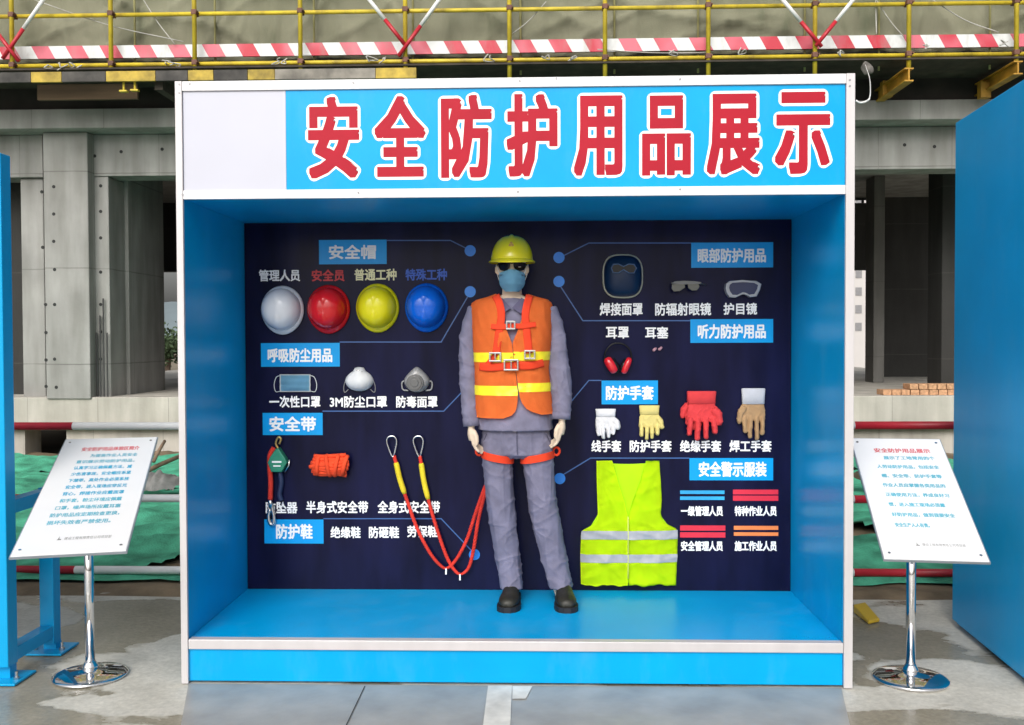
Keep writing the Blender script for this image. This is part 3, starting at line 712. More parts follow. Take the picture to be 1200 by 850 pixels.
bmesh.ops.solidify(bm, geom=bm.faces[:], thickness=.002)
fm = put('face_mask', bm, MASKB, t_man, True)
bm = B()
for s in (-1, 1):
    e0 = at(600+s*17.2, 312, .575)
    tube(bm, curve([face(600+s*14.7, 320.5, .014), e0+Vector((0, -.03, -.01)), e0+Vector((s*.006, .012, .008)), e0+Vector((s*.004, .014, -.03)), face(600+s*13, 334, .012)], 6), .0016, 6)
put('ear_loop', bm, MASKW, fm, True)
for (px, toe_dx, G) in ((600, -.012, LEG_L), (660.5, .010, LEG_R)):
    c = at(px, 703, .60); X = c.x; bm = B(); rings = []
    prof = [(.715, .028, .072), (.70, .035, .110), (.665, .038, .116), (.635, .038, .106), (.60, .040, .088), (.56, .045, .070), (.515, .050, .060), (.475, .048, .052), (.45, .037, .042), (.437, .018, .030)]
    for y, hw, h in prof:
        k = (.66-y)/.2; ring = []
        for q_ in range(24):
            a = 2*math.pi*q_/24; cc, ss = math.cos(a), math.sin(a)
            zz = SZ+.022+(h/2)*(1+math.copysign(abs(ss)**.75, ss)) if True else 0
            ring.append(Vector((X+toe_dx*k*1.2+hw*math.copysign(abs(cc)**.8, cc)*(1-.32*max(0, ss)), y, zz-.004)))
        rings.append(ring)
    loft(bm, rings); sh = put('shoe', bm, SHOE, t_man, True)
    bm = B(); rings = []
    outl = [(.728, .018), (.72, .034), (.68, .042), (.62, .041), (.57, .049), (.51, .058), (.465, .055), (.438, .040), (.424, .016)]
    L_ = [Vector((X+toe_dx*(.66-y)/.2*1.2-hw, y, 0)) for y, hw in outl]; R_ = [Vector((X+toe_dx*(.66-y)/.2*1.2+hw, y, 0)) for y, hw in outl][::-1]
    for z in (SZ+.0005, SZ+.026): rings.append([Vector((p.x, p.y, z)) for p in L_+R_])
    loft(bm, rings); put('sole', bm, SOLE, sh)
    bm = B()
    for k in range(4):
        y = .575+.022*k; z = SZ+.086+.0115*k; xx = X+toe_dx*(.66-y)/.2*1.2
        tube(bm, [Vector((xx-.022, y, z-.004)), Vector((xx, y-.006, z+.004)), Vector((xx+.022, y, z-.004))], .0034, 6)
    put('laces', bm, mat('lace_grey', (.10, .10, .085), .8), sh, True)

# ------------------------------------------------------------------ hard hats on the panel
U = (PY-CAM.y)/F
def hard_hat(px, py, col, label):
    p = at(px, py, PY-.06); c = Vector((p.x, PY, p.z))
    t = thing('hard_hat', c, label, 'hard hat', 'hard hats in a row on the panel')
    m = mat('hat_'+label.split()[0], col, .16, var=.04, scale=14, spec=.5); n = 40; bm = B(); rings = []
    for j in range(15):
        a = j/14*math.pi/2; rr = math.cos(a)**.62 if j < 14 else .02
        y = -.028-.115*math.sin(a)**1.1
        rings.append([Vector((c.x+.101*rr*math.cos(2*math.pi*k/n), c.y+y-(.005 if abs(math.cos(2*math.pi*k/n)) < .16 and 3 < j < 13 else 0), c.z+.109*rr*math.sin(2*math.pi*k/n))) for k in range(n)])
    loft(bm, rings); put('shell', bm, m, t, True)
    bm = B(); rings = []
    for e, y in ((.97, -.034), (1.10, -.022), (1.155, -.012), (1.15, -.003), (.95, -.001)):
        rings.append([Vector((c.x+.0975*e*math.cos(2*math.pi*k/n), c.y+y, c.z+(.107*e+(.008*max(0, -math.sin(2*math.pi*k/n))**2 if e > 1 else 0))*math.sin(2*math.pi*k/n))) for k in range(n)])
    loft(bm, rings, False); put('brim', bm, m, t, True)
    bm = B()
    for k in range(10):
        a = k*.628+.3; q = c+Vector((.099*math.cos(a), -.024, .115*math.sin(a)))
        bmesh.ops.create_icosphere(bm, subdivisions=1, radius=.0045, matrix=Matrix.Translation(q))
    put('rivet', bm, m, t, True)
hard_hat(328, 362.5, (.72, .74, .78), 'white hard hat mounted crown outward, first in the row of hats')
hard_hat(382.5, 361.5, (.62, .012, .018), 'red hard hat mounted crown outward beside the white hat')
hard_hat(440.5, 360, (.78, .72, .008), 'yellow hard hat fixed to the panel between red and blue hats')
hard_hat(498.5, 359.5, (.006, .13, .70), 'blue hard hat fixed to the panel nearest the mannequin arm')

# ------------------------------------------------------------------ masks
p = at(346.5, 449, PY); t = thing('surgical_mask', (p.x, PY, p.z), 'flat pale blue pleated surgical mask with ear loops on the panel', 'face mask')
bm = B(); g = []
for j in range(19):
    row = []
    for i in range(25):
        u = -1+2*i/24; v = -1+2*j/18
        row.append(bm.verts.new((p.x+u*.081, PY-.012-.012*(1-u*u)*(1-v*v)-.0022*math.sin(v*9), p.z+v*.046)))
    g.append(row)
for j in range(18):
    for i in range(24):
        f = bm.faces.new((g[j][i], g[j][i+1], g[j+1][i+1], g[j+1][i])); f.material_index = 1 if j in (0, 17) or i in (0, 23) else 0
bmesh.ops.solidify(bm, geom=bm.faces[:], thickness=.003)
put('pleated_cover', bm, [MASKB, MASKW], t, True)
for s in (-1, 1):
    bm = B(); tube(bm, curve([p+Vector((s*.079, -.011, .040)), p+Vector((s*.100, -.008, .030)), p+Vector((s*.112, -.006, -.008)), p+Vector((s*.104, -.006, -.044)), p+Vector((s*.079, -.011, -.042))], 6), .0018, 6)
    put('ear_loop', bm, MASKW, t, True)
WCUP = cloth('white_cup', (.68, .70, .71), .15); STRAPG = cloth('grey_strap', (.25, .25, .26))
p = at(421.5, 446, PY); t = thing('dust_mask', (p.x, PY, p.z), 'white cup-shaped dust mask with head straps on the panel', 'dust mask')
bm = B(); rings = []
base = [(.074*math.cos(a)*(1-.12*max(0, math.sin(a))), .056*math.sin(a)+(.014 if abs(math.cos(a)) < .35 and math.sin(a) > 0 else 0)) for a in [2*math.pi*k/36 for k in range(36)]]
for s, y in ((1, -.002), (.99, -.012), (.9, -.035), (.72, -.055), (.45, -.068), (.15, -.074)):
    rings.append([Vector((p.x+x*s, PY+y, p.z+z*s)) for x, z in base])
loft(bm, rings); put('cup', bm, WCUP, t, True)
bm = B(); tube(bm, [p+Vector((-.022, -.046, .046)), p+Vector((0, -.050, .054)), p+Vector((.022, -.046, .046))], .003, 6); put('nose_clip', bm, STEEL, t, True)
for s in (-1, 1):
    bm = B(); tube(bm, curve([p+Vector((s*.066, -.010, .02)), p+Vector((s*.082, -.006, -.03)), p+Vector((s*.078, -.006, -.062)), p+Vector((s*.058, -.010, -.046))], 6), .0022, 6); put('strap', bm, STRAPG, t, True)
RUB = plastic('grey_rubber', (.10, .10, .10), .4); RUBL = plastic('light_rubber', (.30, .30, .30), .4)
p = at(489, 446, PY); t = thing('gas_mask', (p.x, PY, p.z), 'dark grey half-face gas mask with round front filter on the panel', 'gas mask')
bm = B(); rings = []
base = [(.066*math.cos(a)*(1-.42*max(0, math.sin(a))**1.5), .060*math.sin(a)+(.010*max(0, math.sin(a))**4)) for a in [2*math.pi*k/36 for k in range(36)]]
for s, y in ((1, -.002), (1.02, -.015), (.9, -.035), (.7, -.048)):
    rings.append([Vector((p.x+x*s, PY+y, p.z+z*s)) for x, z in base])
loft(bm, rings); put('facepiece', bm, RUBL, t, True)
bm = B()
for r, y0, y1 in ((.044, -.049, -.072), (.036, -.072, -.078), (.020, -.078, -.084)): prism(bm, [(p.x-.004+r*math.cos(k*.2618), p.z-.010+r*math.sin(k*.2618)) for k in range(24)], PY+y1, PY+y0, bev=.002)
put('filter', bm, RUB, t)
for s in (-1, 1):
    bm = B(); tube(bm, curve([p+Vector((s*.058, -.014, .0)), p+Vector((s*.078, -.012, -.010)), p+Vector((s*.074, -.010, -.046)), p+Vector((s*.045, -.014, -.052))], 5), .004, 8); put('strap', bm, RUBL, t, True)

# ------------------------------------------------------------------ fall arrester, webbing bundle, lanyard
GREEN = plastic('green_housing', (.015, .22, .13), .35); ROPE = cloth('red_rope', (.66, .045, .03), .4, .2); YELR = cloth('yellow_sleeve', (.70, .55, .03), .3)
BRASS = mat('brass_hook', (.50, .34, .12), .35, metal=.8)
p = at(328, 540, PY); t = thing('fall_arrester', (p.x, PY, p.z), 'green pentagon fall arrester with red webbing and steel hook hanging on the panel', 'fall arrester')
pt = lambda x, y, d=.02: at(x, y, PY)+Vector((0, -d, 0))
bm = B(); prism(bm, [(pt(x, y).x, pt(x, y).z) for x, y in ((329, 524), (337, 536), (339, 541), (333, 552), (321, 552), (316.5, 541), (320, 534), (326, 525))], PY-.052, PY-.006, bev=.005); hb = put('housing', bm, GREEN, t)
bm = B(); prism(bm, [(pt(x, y).x, pt(x, y).z) for x, y in ((322, 539), (333, 539), (333, 541), (322, 541))], PY-.0535, PY-.051); prism(bm, [(pt(x, y).x, pt(x, y).z) for x, y in ((323.5, 544), (332, 544), (332, 545.5), (323.5, 545.5))], PY-.0535, PY-.051); put('label_mark', bm, TXTW, hb)
bm = B(); tube(bm, curve([pt(328.5, 526, .03), pt(325, 519, .03), pt(328, 512, .03), pt(331, 514, .03), pt(329, 520, .03)], 6), .006, 8); put('top_hook', bm, BRASS, t, True)
bm = B(); tube(bm, [pt(340.5, 538, .02), pt(339.5, 545, .02), pt(334.5, 553, .02)], .005, 8); put('handle', bm, STEEL, t, True)
bm = B(); tube(bm, curve([pt(323, 524, .028), pt(318.5, 533, .032), pt(317.5, 548, .02), pt(318.5, 565, .02), pt(318, 585, .02)], 6), .0165, 12, flat=.8); put('webbing', bm, ROPE, t, True)
bm = B(); tube(bm, curve([pt(318, 583), pt(319, 590), pt(321, 598), pt(322.5, 606), pt(321.5, 613), pt(318, 613), pt(316, 605), pt(317.5, 596)], 6), .0105, 10)
tube(bm, [pt(318, 584), pt(318.6, 594)], .013, 10); put('snap_hook', bm, STEEL, t, True)
bm = B(); tube(bm, curve([pt(329, 552, .015), pt(331, 565, .02), pt(329, 578, .02), pt(331, 586, .02)], 6), .016, 12, flat=.8); put('tail_strap', bm, mat('dark_blue_strap', (.015, .03, .09), .6), t, True)

p = at(389, 544.5, PY); t = thing('webbing_bundle', (p.x, PY, p.z), 'folded bundle of orange red harness webbing fixed to the panel', 'harness')
bm = B(); random.seed(3)
for k in range(9):
    zz = -.044+.011*k; y = -.030-.022*math.sin(math.pi*(k+.5)/9); hw = .108-.018*abs(k-4)/4
    tube(bm, curve([p+Vector((-hw+.01*random.random(), y, zz+.006*random.uniform(-1, 1))), p+Vector((-hw*.4, y-.012, zz+.008*random.uniform(-1, 1))), p+Vector((hw*.3, y-.010, zz+.008*random.uniform(-1, 1))), p+Vector((hw-.01*random.random(), y, zz+.010*random.uniform(-1, 1)))], 5), [.011]*16, 8)
HB = cloth('orange_webbing', (.78, .075, .025), .5, .15)
put('folded_strand', bm, HB, t, True)
for x, r in ((-.062, .050), (-.010, .056), (.035, .056), (.078, .050)):
    bm = B(); tl = random.uniform(-.014, .014)
    tube(bm, [p+Vector((x+tl*math.sin(a), -.040-.036*math.cos(a), r*math.sin(a))) for a in [k*math.pi/7-math.pi/2*0 for k in range(-4, 5)]], .011, 8, flat=.6)
    put('wrap', bm, HB, t, True)

t = thing('safety_lanyard', at(476, 520, PY), 'red twin lanyard with two steel carabiners, looping to the mannequin leg', 'lanyard')
for x, pts in ((460, [(463, 534), (466, 545), (470, 562), (478, 585), (490, 618), (504, 645), (516, 660), (525, 664), (536, 653), (548, 630), (558, 600), (568, 572), (573, 560)]),
               (491, [(493, 534), (495, 546), (498, 565), (505, 592), (514, 622), (524, 650), (533, 666), (541, 671), (550, 663), (556, 640), (562, 605), (570, 575), (575, 562)])):
    D = [.03]*3+[.035]*6+[.05, .09, .16, .20]
    P = curve([pt(a, b, d) for (a, b), d in zip(pts, D)], 7)
    PF = curve([pt(a, b, d) for (a, b), d in zip(pts, D)], 26)
    bm = B()
    for ph in (0, 2.094, 4.189): tube(bm, [q+Vector((.0048*math.cos(i*.62+ph), .0048*math.sin(i*.62+ph), 0)) for i, q in enumerate(PF)], .0056, 6)
    rp = put('rope', bm, ROPE, t, True)
    bm = B(); tube(bm, P[5:20], [.012, .014]+[.0145]*11+[.014, .011], 10); put('sleeve', bm, YELR, t, True)
    c = pt(x, 521, .03); bm = B()
    tube(bm, curve([c+Vector((.012, 0, -.055)), c+Vector((.026, 0, .015)), c+Vector((.016, 0, .042)), c+Vector((-.004, 0, .046)), c+Vector((-.022, 0, .036)), c+Vector((-.024, 0, .010)), c+Vector((-.002, 0, -.052)), c+Vector((.010, 0, -.060)), c+Vector((.012, 0, -.055))], 5), .0052, 8)
    put('carabiner', bm, STEEL, t, True)
    q = P[-1]
    lo = min(P, key=lambda v: v.z); bm = B(); box(bm, lo.x-.004, lo.x+.004, lo.y-.011, lo.y-.0095, lo.z-.030, lo.z+.002); put('tag', bm, TXTW, t)

# ------------------------------------------------------------------ eye and ear protection
def outline(bm, pts, y0, y1, bev=.003): prism(bm, [(pt(x, y).x, pt(x, y).z) for x, y in pts], y0, y1, bev=bev)
def ell(cx, cy, rx, ry, n=28, e=2.0):
    return [(cx+rx*math.copysign(abs(math.cos(a))**(2/e), math.cos(a)), cy+ry*math.copysign(abs(math.sin(a))**(2/e), math.sin(a))) for a in [2*math.pi*k/n for k in range(n)]]
WELD = mat('weld_blue', (.006, .021, .060), .35, spec=.25); RIMG = plastic('cream_rim', (.36, .36, .28), .4)
p = at(729.5, 324, PY); t = thing('welding_mask', (p.x, PY, p.z), 'dark blue rounded welding mask with pale rim and goggle window', 'welding mask')
bm = B(); rings = []
O = ell(729.5, 324, 22.5, 24.5, 40, 3.0)
c2 = pt(729.5, 324, 0)
for s, y in ((1, -.004), (.99, -.02), (.92, -.045), (.78, -.062), (.5, -.075), (.2, -.079)):
    rings.append([Vector((c2.x+(pt(x, yy).x-c2.x)*s, PY+y, c2.z+(pt(x, yy).z-c2.z)*s)) for x, yy in O])
loft(bm, rings); wsh = put('shell', bm, WELD, t, True)
bm = B(); tube(bm, [Vector((pt(x, yy).x, PY-.012, pt(x, yy).z)) for x, yy in O+O[:1]], .0065, 8, cap=False); put('rim', bm, RIMG, t, True)
bm = B(); W_ = [(715, 316), (717, 311.5), (723, 311), (729, 314), (735, 311), (741, 311.5), (744, 316), (741, 321.5), (735, 321.5), (729, 317.5), (723, 321.5), (717, 321)]
outline(bm, W_, PY-.088, PY-.06); put('window', bm, BLACKP, wsh)
bm = B(); tube(bm, [Vector((pt(x, y).x, PY-.086, pt(x, y).z)) for x, y in W_+W_[:1]], .0035, 6, cap=False); put('window_rim', bm, mat('window_rim_blue', (.05, .10, .20), .3), wsh, True)
LENSG = plastic('smoke_lens', (.10, .10, .085), .1); LENSB = mat('dark_lens', (.035, .042, .09), .15, spec=.3); CLEARR = plastic('pale_goggle_frame', (.34, .35, .38), .25); GREYF = plastic('grey_temple', (.12, .12, .12), .3)
p = at(803, 336, PY); t = thing('safety_glasses', (p.x, PY, p.z), 'small smoke grey radiation safety glasses between welding mask and goggles', 'safety glasses')
bm = B(); outline(bm, [(785, 333), (789, 330.5), (800, 330), (812, 330.5), (820, 331.5), (820, 333.5), (805, 334), (795, 334)], PY-.055, PY-.040, .002); fr = put('frame', bm, GREYF, t)
for P_ in ([(786, 334), (794, 332.5), (801, 334), (801, 338), (795, 342), (788, 342.5), (785.5, 339)], [(804, 334), (811, 332.5), (817, 333.5), (818, 337), (815, 341), (809, 341.5), (805, 338.5)]):
    bm = B(); outline(bm, P_, PY-.052, PY-.043, .002); put('lens', bm, LENSG, t)
for x in (786, 819):
    bm = B(); tube(bm, [pt(x, 332, .045), pt(x+1, 333, .02), pt(x+8, 334, .004)], .004, 8); put('temple', bm, GREYF, t, True)
p = at(868.5, 339, PY); t = thing('goggles', (p.x, PY, p.z), 'clear framed protective goggles with one wide dark lens, below the eye protection heading', 'goggles')
OG = [(849, 333), (853, 330), (868, 329), (884, 330), (890, 333.5), (888.5, 340), (884.5, 348), (877, 349), (870.5, 344.5), (867, 344.5), (860, 349.5), (853, 349), (849.5, 344), (848, 338)]
IG = [(868.7+(x-868.7)*.80, 338.3+(y-338.3)*.72) for x, y in OG]
bm = B(); outline(bm, OG, PY-.050, PY-.004, .005); put('frame', bm, CLEARR, t)
bm = B(); outline(bm, IG, PY-.054, PY-.045, .002); put('lens', bm, LENSB, t)
REDP = plastic('red_cup', (.62, .015, .025), .2)
p = at(723, 425, PY); t = thing('earmuffs', (p.x, PY, p.z), 'red earmuffs with black headband hanging under the ear captions', 'earmuffs')
bm = B(); tube(bm, curve([pt(707, 424, .04), pt(709, 412, .045), pt(716, 404, .045), pt(724, 402.5, .045), pt(732, 405, .045), pt(738, 412, .045), pt(739.5, 424, .04)], 6), .007, 10, flat=.7); put('headband', bm, BLACKP, t, True)
for a, b, d, w_ in (((711, 421), (719.5, 435), .045, 6.2), ((736.5, 421), (730, 436), .045, 4.6)):
    A, Bq = pt(*a, d), pt(*b, d); ax = (Bq-A); bm = B()
    P = [A-ax*.12, A, A+ax*.3, A+ax*.7, Bq, Bq+ax*.10]; tube(bm, P, [w_*U*.45, w_*U*.85, w_*U, w_*U, w_*U*.82, w_*U*.4], 14, flat=.9); cup = put('ear_cup', bm, REDP, t, True)
    sgn = 1 if a[0] < 723 else -1; bm = B(); tube(bm, [q+Vector((sgn*w_*U*.75, .006, 0)) for q in (A, A+ax*.5, Bq)], [w_*U*.6, w_*U*.8, w_*U*.6], 12); put('cushion', bm, BLACKP, cup, True)
PINK = cloth('pink_foam', (.45, .25, .30))
for x, y, lb in ((766.5, 410, 'tiny pink foam earplug under the earplug caption, the one nearer the earmuffs'), (773, 409, 'tiny pink foam earplug under the earplug caption, the one farther from the earmuffs')):
    a = pt(x, y, .012); bm = B(); tube(bm, [a+Vector((-.008, 0, -.006)), a+Vector((-.004, 0, -.003)), a+Vector((.006, 0, .005)), a+Vector((.011, 0, .009))], [.004, .008, .007, .004], 10)
    tag(put('earplug', bm, PINK, None, True, origin=a), lb, 'earplug', 'pair of foam earplugs')

# ------------------------------------------------------------------ gloves
def glove(x0, x1, y0, y1, side, m, m2, cuff, label, lift=0.0, spread=.0, tilt=0.0, cuff_w=1.0):
    """hanging fingers down; side = +1 thumb on the right"""
    wd = (x1-x0)*U; h = (y1-y0)*U; c = at((x0+x1)/2, y0, PY); t = thing('glove', (c.x, PY, c.z), label, 'glove', 'work gloves on the panel')
    Yc = PY-.018-lift; hw = wd*.5*.86; off = -side*wd*.07
    bm = B()
    def S(z, w_, d_, cx=0): return sell(c.x+off+cx, Yc, c.z-z, w_, d_, 24, 2.6)
    loft(bm, [S(h*cuff*.85, hw*.84, .009), S(h*.40, hw*.95, .012), S(h*.52, hw*1.0, .012), S(h*.62, hw*.95, .010)])
    L = (.86, .97, 1.0, .90) if side < 0 else (.90, 1.0, .97, .86)
    for i in range(4):
        u = (-.75+.5*i); b0 = Vector((c.x+off+u*hw, Yc, c.z-h*.55)); tp = Vector((c.x+off+u*hw*(1.0+spread)+.004*random.uniform(-1, 1), Yc-.010, c.z-h*L[i]))
        mid = (b0+tp)/2+Vector((0, -.006, 0)); tube(bm, [b0, mid, tp+(mid-tp)*.15, tp], [hw*.265, hw*.255, hw*.23, hw*.15], 12, flat=.72)
    b0 = Vector((c.x+off+side*hw*.75, Yc, c.z-h*.36)); tube(bm, [b0, b0+Vector((side*hw*.32, -.004, -h*.12)), b0+Vector((side*hw*.42, -.006, -h*.27)), b0+Vector((side*hw*.40, -.006, -h*.33))], [hw*.30, hw*.27, hw*.21, hw*.12], 12)
    bm = remesh(bm, .0034, 2); wrinkle(bm, lambda q: .003*max(0, ridge(Vector((q.x*30, q.y*30, q.z*22))))**3+.0006*nz((q.x*120, q.y*90, q.z*120))-.0004)
    if tilt: bmesh.ops.rotate(bm, verts=bm.verts, cent=c, matrix=Matrix.Rotation(tilt, 3, 'Y'))
    put('hand', bm, m, t, True)
    bm = B(); rings = [S(0, hw*.92*cuff_w, .013), S(-.0001+h*.02, hw*.96*cuff_w, .015), S(h*cuff*.5, hw*.92*cuff_w, .015), S(h*cuff, hw*.90*cuff_w, .0165), S(h*cuff+.002, hw*.84*cuff_w, .012)]
    loft(bm, rings, True)
    if tilt: bmesh.ops.rotate(bm, verts=bm.verts, cent=c, matrix=Matrix.Rotation(tilt, 3, 'Y'))
    put('cuff', bm, m2, t, True)
GW = cloth('white_cotton', (.70, .70, .72), .4); GY = cloth('yellow_rubber', (.66, .56, .20), .2); GR = cloth('red_rubber', (.62, .05, .055), .2); GT = cloth('tan_leather', (.40, .25, .13), .3); GG = cloth('grey_canvas', (.50, .51, .55), .3)
glove(697, 726, 479, 514, 1, GW, GW, .25, 'white cotton knit glove hanging fingers down, left of the yellow glove', spread=-.05)
glove(748, 777, 475, 515, 1, GY, GY, .25, 'pale yellow rubber glove hanging fingers down under the glove heading', spread=.05)
glove(799, 833, 459, 505, -1, GR, GR, .25, 'red rubber glove hanging behind the other red glove', lift=-.002, tilt=.08)
glove(803, 844, 458, 515, 1, GR, GR, .25, 'red rubber glove hanging fingers down in front of another red glove', lift=.028, spread=.1)
glove(863, 896, 455, 515, -1, GT, GG, .30, 'tan leather welder glove with pale grey cuff at the end of the glove row', cuff_w=1.02)

# ------------------------------------------------------------------ lime vest on the panel
LIME = cloth('lime_vest', (.70, .95, .008), .06, .05); SILV = mat('silver_tape', (.34, .35, .38), .6, metal=.0, var=.08, scale=40)
p = at(736, 684, PY); t = thing('hi_vis_vest', (p.x, PY, p.z), 'lime yellow safety vest with two grey reflective bands pinned flat on the panel', 'safety vest')
OL = [(539, 698.5), (560, 698.7), (585, 699.4), (600, 700), (607, 699), (613, 695.5), (617, 688), (620, 681.5), (624, 680.6), (650, 679.8), (684, 680.4)]
OR = [(539, 771.5), (560, 773), (585, 774.6), (600, 773.4), (607, 775), (612, 779), (616, 787), (620, 793.6), (650, 793), (684, 791.3)]
VL = [(539, 716.8), (560, 722.5), (585, 730.5), (603, 734.8), (684, 734.8)]; VR = [(539, 755.8), (560, 750.5), (585, 741), (603, 735.6), (684, 735.6)]
def lime_pt(px, py, u, o=0.0):
    q = at(px, py, PY); b = .020*(1-abs(u)**4)
    fold = .006*nz((q.x*16, q.z*7, 3))+.005*nz((q.x*30, q.z*18, 9))+.010*max(0, ridge(Vector((q.x*9+q.z*4, q.z*4, 6))))**3+.007*max(0, ridge(Vector((q.x*6-q.z*7, q.z*9, 16))))**4
    return Vector((q.x, PY-.016-b-fold-o, q.z))
def lime_panel(bm, ta, tb, y0, y1, m, n, o=0.0, hem=True):
    g = []
    for j in range(m+1):
        row = []
        for i in range(n+1):
            py = y0+(y1-y0)*j/m; k = i/n; xa, xb = lerp_tab(ta, py), lerp_tab(tb, py); px = xa+(xb-xa)*k
            u = (px-736)/57
            dy = (1.6*math.sin(px*.21)+.8*math.sin(px*.47))*max(0, (py-660)/24) if hem else -(1-k if ta is OL else k)*(-1.8)*0
            row.append(bm.verts.new(lime_pt(px, py+dy*.6, u, o)))
        g.append(row)
    for j in range(m):
        for i in range(n): bm.faces.new((g[j][i], g[j][i+1], g[j+1][i+1], g[j+1][i]))
for ta, tb in ((OL, VL), (VR, OR)):
    bm = B(); lime_panel(bm, ta, tb, 539, 684, 60, 22); bmesh.ops.solidify(bm, geom=bm.faces[:], thickness=.003); fp = put('front_panel', bm, LIME, t, True)
    for ya, yb in ((620.5, 630.5), (648, 657.5)):
        bm = B(); lime_panel(bm, ta, tb, ya, yb, 6, 22, .0035, False); put('reflective_band', bm, SILV, fp, True)
bm = B(); g = []
BL_ = [(541, 716), (603, 731)]; 
OLb = [(541.5, 700), (600, 702), (620, 690), (683, 683)]; ORb = [(541.5, 770), (600, 771), (620, 786), (683, 789)]
for j in range(31):
    py = 541.5+141*j/30; xa, xb = lerp_tab(OLb, py), lerp_tab(ORb, py)
    g.append([bm.verts.new(at(xa+(xb-xa)*i/16, py+(2.2*math.sin(math.pi*i/16) if j == 0 else 0), PY)+Vector((0, -.008, 0))) for i in range(17)])
for j in range(30):
    for i in range(16): bm.faces.new((g[j][i], g[j][i+1], g[j+1][i+1], g[j+1][i]))
put('back_cloth', bm, cloth('lime_lining', (.42, .70, .008), .06, .05), t, True)
bm = B(); tube(bm, [lime_pt(735.2, y, 0, .002) for y in range(604, 684, 8)], .003, 6); put('zip', bm, mat('zip_lime', (.62, .70, .15), .5), t, True)

# ------------------------------------------------------------------ sign stands
def Rz(a): return Matrix.Rotation(a, 4, 'Z')
BOARD = mat('white_board', (.72, .72, .73), .28, var=.015, coat=.3); TITLE_R = mat('title_red', (.60, .10, .12), .5); BODY_C = mat('body_cyan', (.01, .34, .55), .5); BODY_P = mat('body_pale', (.08, .38, .50), .5); FOOT_G = mat('foot_grey', (.20, .20, .20), .5); EDGE = mat('board_edge', (.22, .25, .28), .4)
def sign_stand(base, ctr, rz, tilt, w_, h_, label, title, lines, tcol):
    t = thing('sign_stand', base, label, 'sign stand', 'slanted sign stands beside the booth')
    bm = B(); lathe(bm, [(.158, .0), (.160, .004), (.158, .010), (.140, .016), (.085, .024), (.040, .030), (.034, .034)], base, 56); put('base_disc', bm, CHROME, t, True)
    bm = B(); lathe(bm, [(.034, .031), (.034, .046), (.024, .062), (.0205, .070)], base, 32); put('collar', bm, CHROME, t, True)
    M = Matrix.Translation(ctr) @ Rz(rz) @ Matrix.Rotation(tilt, 4, 'X')
    dn = (M.to_3x3() @ Vector((0, 0, -1)))
    top = Vector((base[0], base[1], ctr[2]-.030))
    bm = B(); tube(bm, [Vector((base[0], base[1], .06)), top], .0205, 24); put('post', bm, CHROME, t, True)
    bm = B(); box(bm, -.07, .07, -.10, .10, -.034, -.013, .003, M=M); box(bm, -.02, .02, -.05, .05, -.06, -.034, .003, M=M); put('bracket', bm, STEEL, t)
    bm = B(); box(bm, -w_/2, w_/2, -h_/2, h_/2, -.012, 0, .0025, M=M); bd = put('board', bm, [BOARD], t)
    bm = B()
    for x0, x1, y0, y1 in ((-w_/2-.004, -w_/2-.0005, -h_/2, h_/2), (w_/2+.0005, w_/2+.004, -h_/2, h_/2), (-w_/2-.004, w_/2+.004, h_/2+.0005, h_/2+.004), (-w_/2-.004, w_/2+.004, -h_/2-.004, -h_/2-.0005)):
        box(bm, x0, x1, y0, y1, -.013, -.003, M=M)
    put('edge_trim', bm, EDGE, bd)
    def line(s, cx, cy, w2, h2, m, nm, th=.0010):
        bm = B(); text_into(bm, s, M @ Matrix.Translation((cx*w_, cy*h_, 0)), w2*w_, h2*h_, ((th, .0005, 0),)); put_flat(nm, bm, m, bd)
    line(title, .03, .385, .62, .042, TITLE_R, 'title', .0012)
    for k, (s, x0, x1, m) in enumerate(lines):
        cy = .385-.068-(.70-.068*1.0)*k/len(lines)*1.02
        line(s, (x0+x1)/2, cy, x1-x0, .034, m, 'text_line')
    bm = B()
    for a, b in ((-.18, -.15), (-.165, -.135)):
        prism_pts = [(-.155, -.405), (-.125, -.405), (-.140, -.375)]
    vv = [bm.verts.new(M @ Vector((x*w_, y*h_, .0006))) for x, y in ((-.155, -.402), (-.115, -.402), (-.118, -.394), (-.134, -.394), (-.138, -.374), (-.146, -.394))]
    bm.faces.new(vv); put_flat('footer_mark', bm, FOOT_G, bd)
    line('建设工程有限责任公司项目部', .12, -.392, .42, .021, FOOT_G, 'footer_text', .0)
    bm = B()
    for x, y in ((-.44, .46), (.44, .46), (-.44, -.46), (.44, -.46)):
        c = M @ Vector((x*w_, y*h_, 0)); tube(bm, [c+dn*.002, c-dn*.003], .006, 10)
    put('board_screw', bm, STEEL, bd)
LT = [('为提高作业人员安全', -.16, .34, BODY_P), ('意识展示劳动防护用品，', -.28, .33, BODY_P), ('认真学习正确佩戴方法，减', -.28, .32, BODY_C), ('少伤害事故，安全帽应系紧', -.28, .33, BODY_C), ('下颌带，高处作业必须系挂', -.28, .33, BODY_C),
      ('安全带，进入现场应穿反光', -.28, .33, BODY_C), ('背心，焊接作业应戴面罩', -.28, .32, BODY_C), ('和手套，粉尘环境应佩戴', -.28, .32, BODY_P), ('口罩，噪声场所应戴耳塞', -.29, .33, BODY_P), ('防护用品应定期检查更换，', -.31, .34, BODY_P), ('损坏失效者严禁使用。', -.31, .28, BODY_P)]
RT = [('展示了工地常用的个', -.20, .36, BODY_P), ('人劳动防护用品，包括安全', -.30, .37, BODY_P), ('帽、安全带、防护手套等', -.28, .36, BODY_P), ('作业人员应掌握各类用品的', -.30, .36, BODY_P), ('正确使用方法，养成良好习', -.30, .36, BODY_P), ('惯，进入施工现场必须戴', -.30, .28, BODY_P), ('好防护用品，做到我要安全', -.30, .34, BODY_P), ('安全生产人人有责。', -.30, .05, BODY_P)]
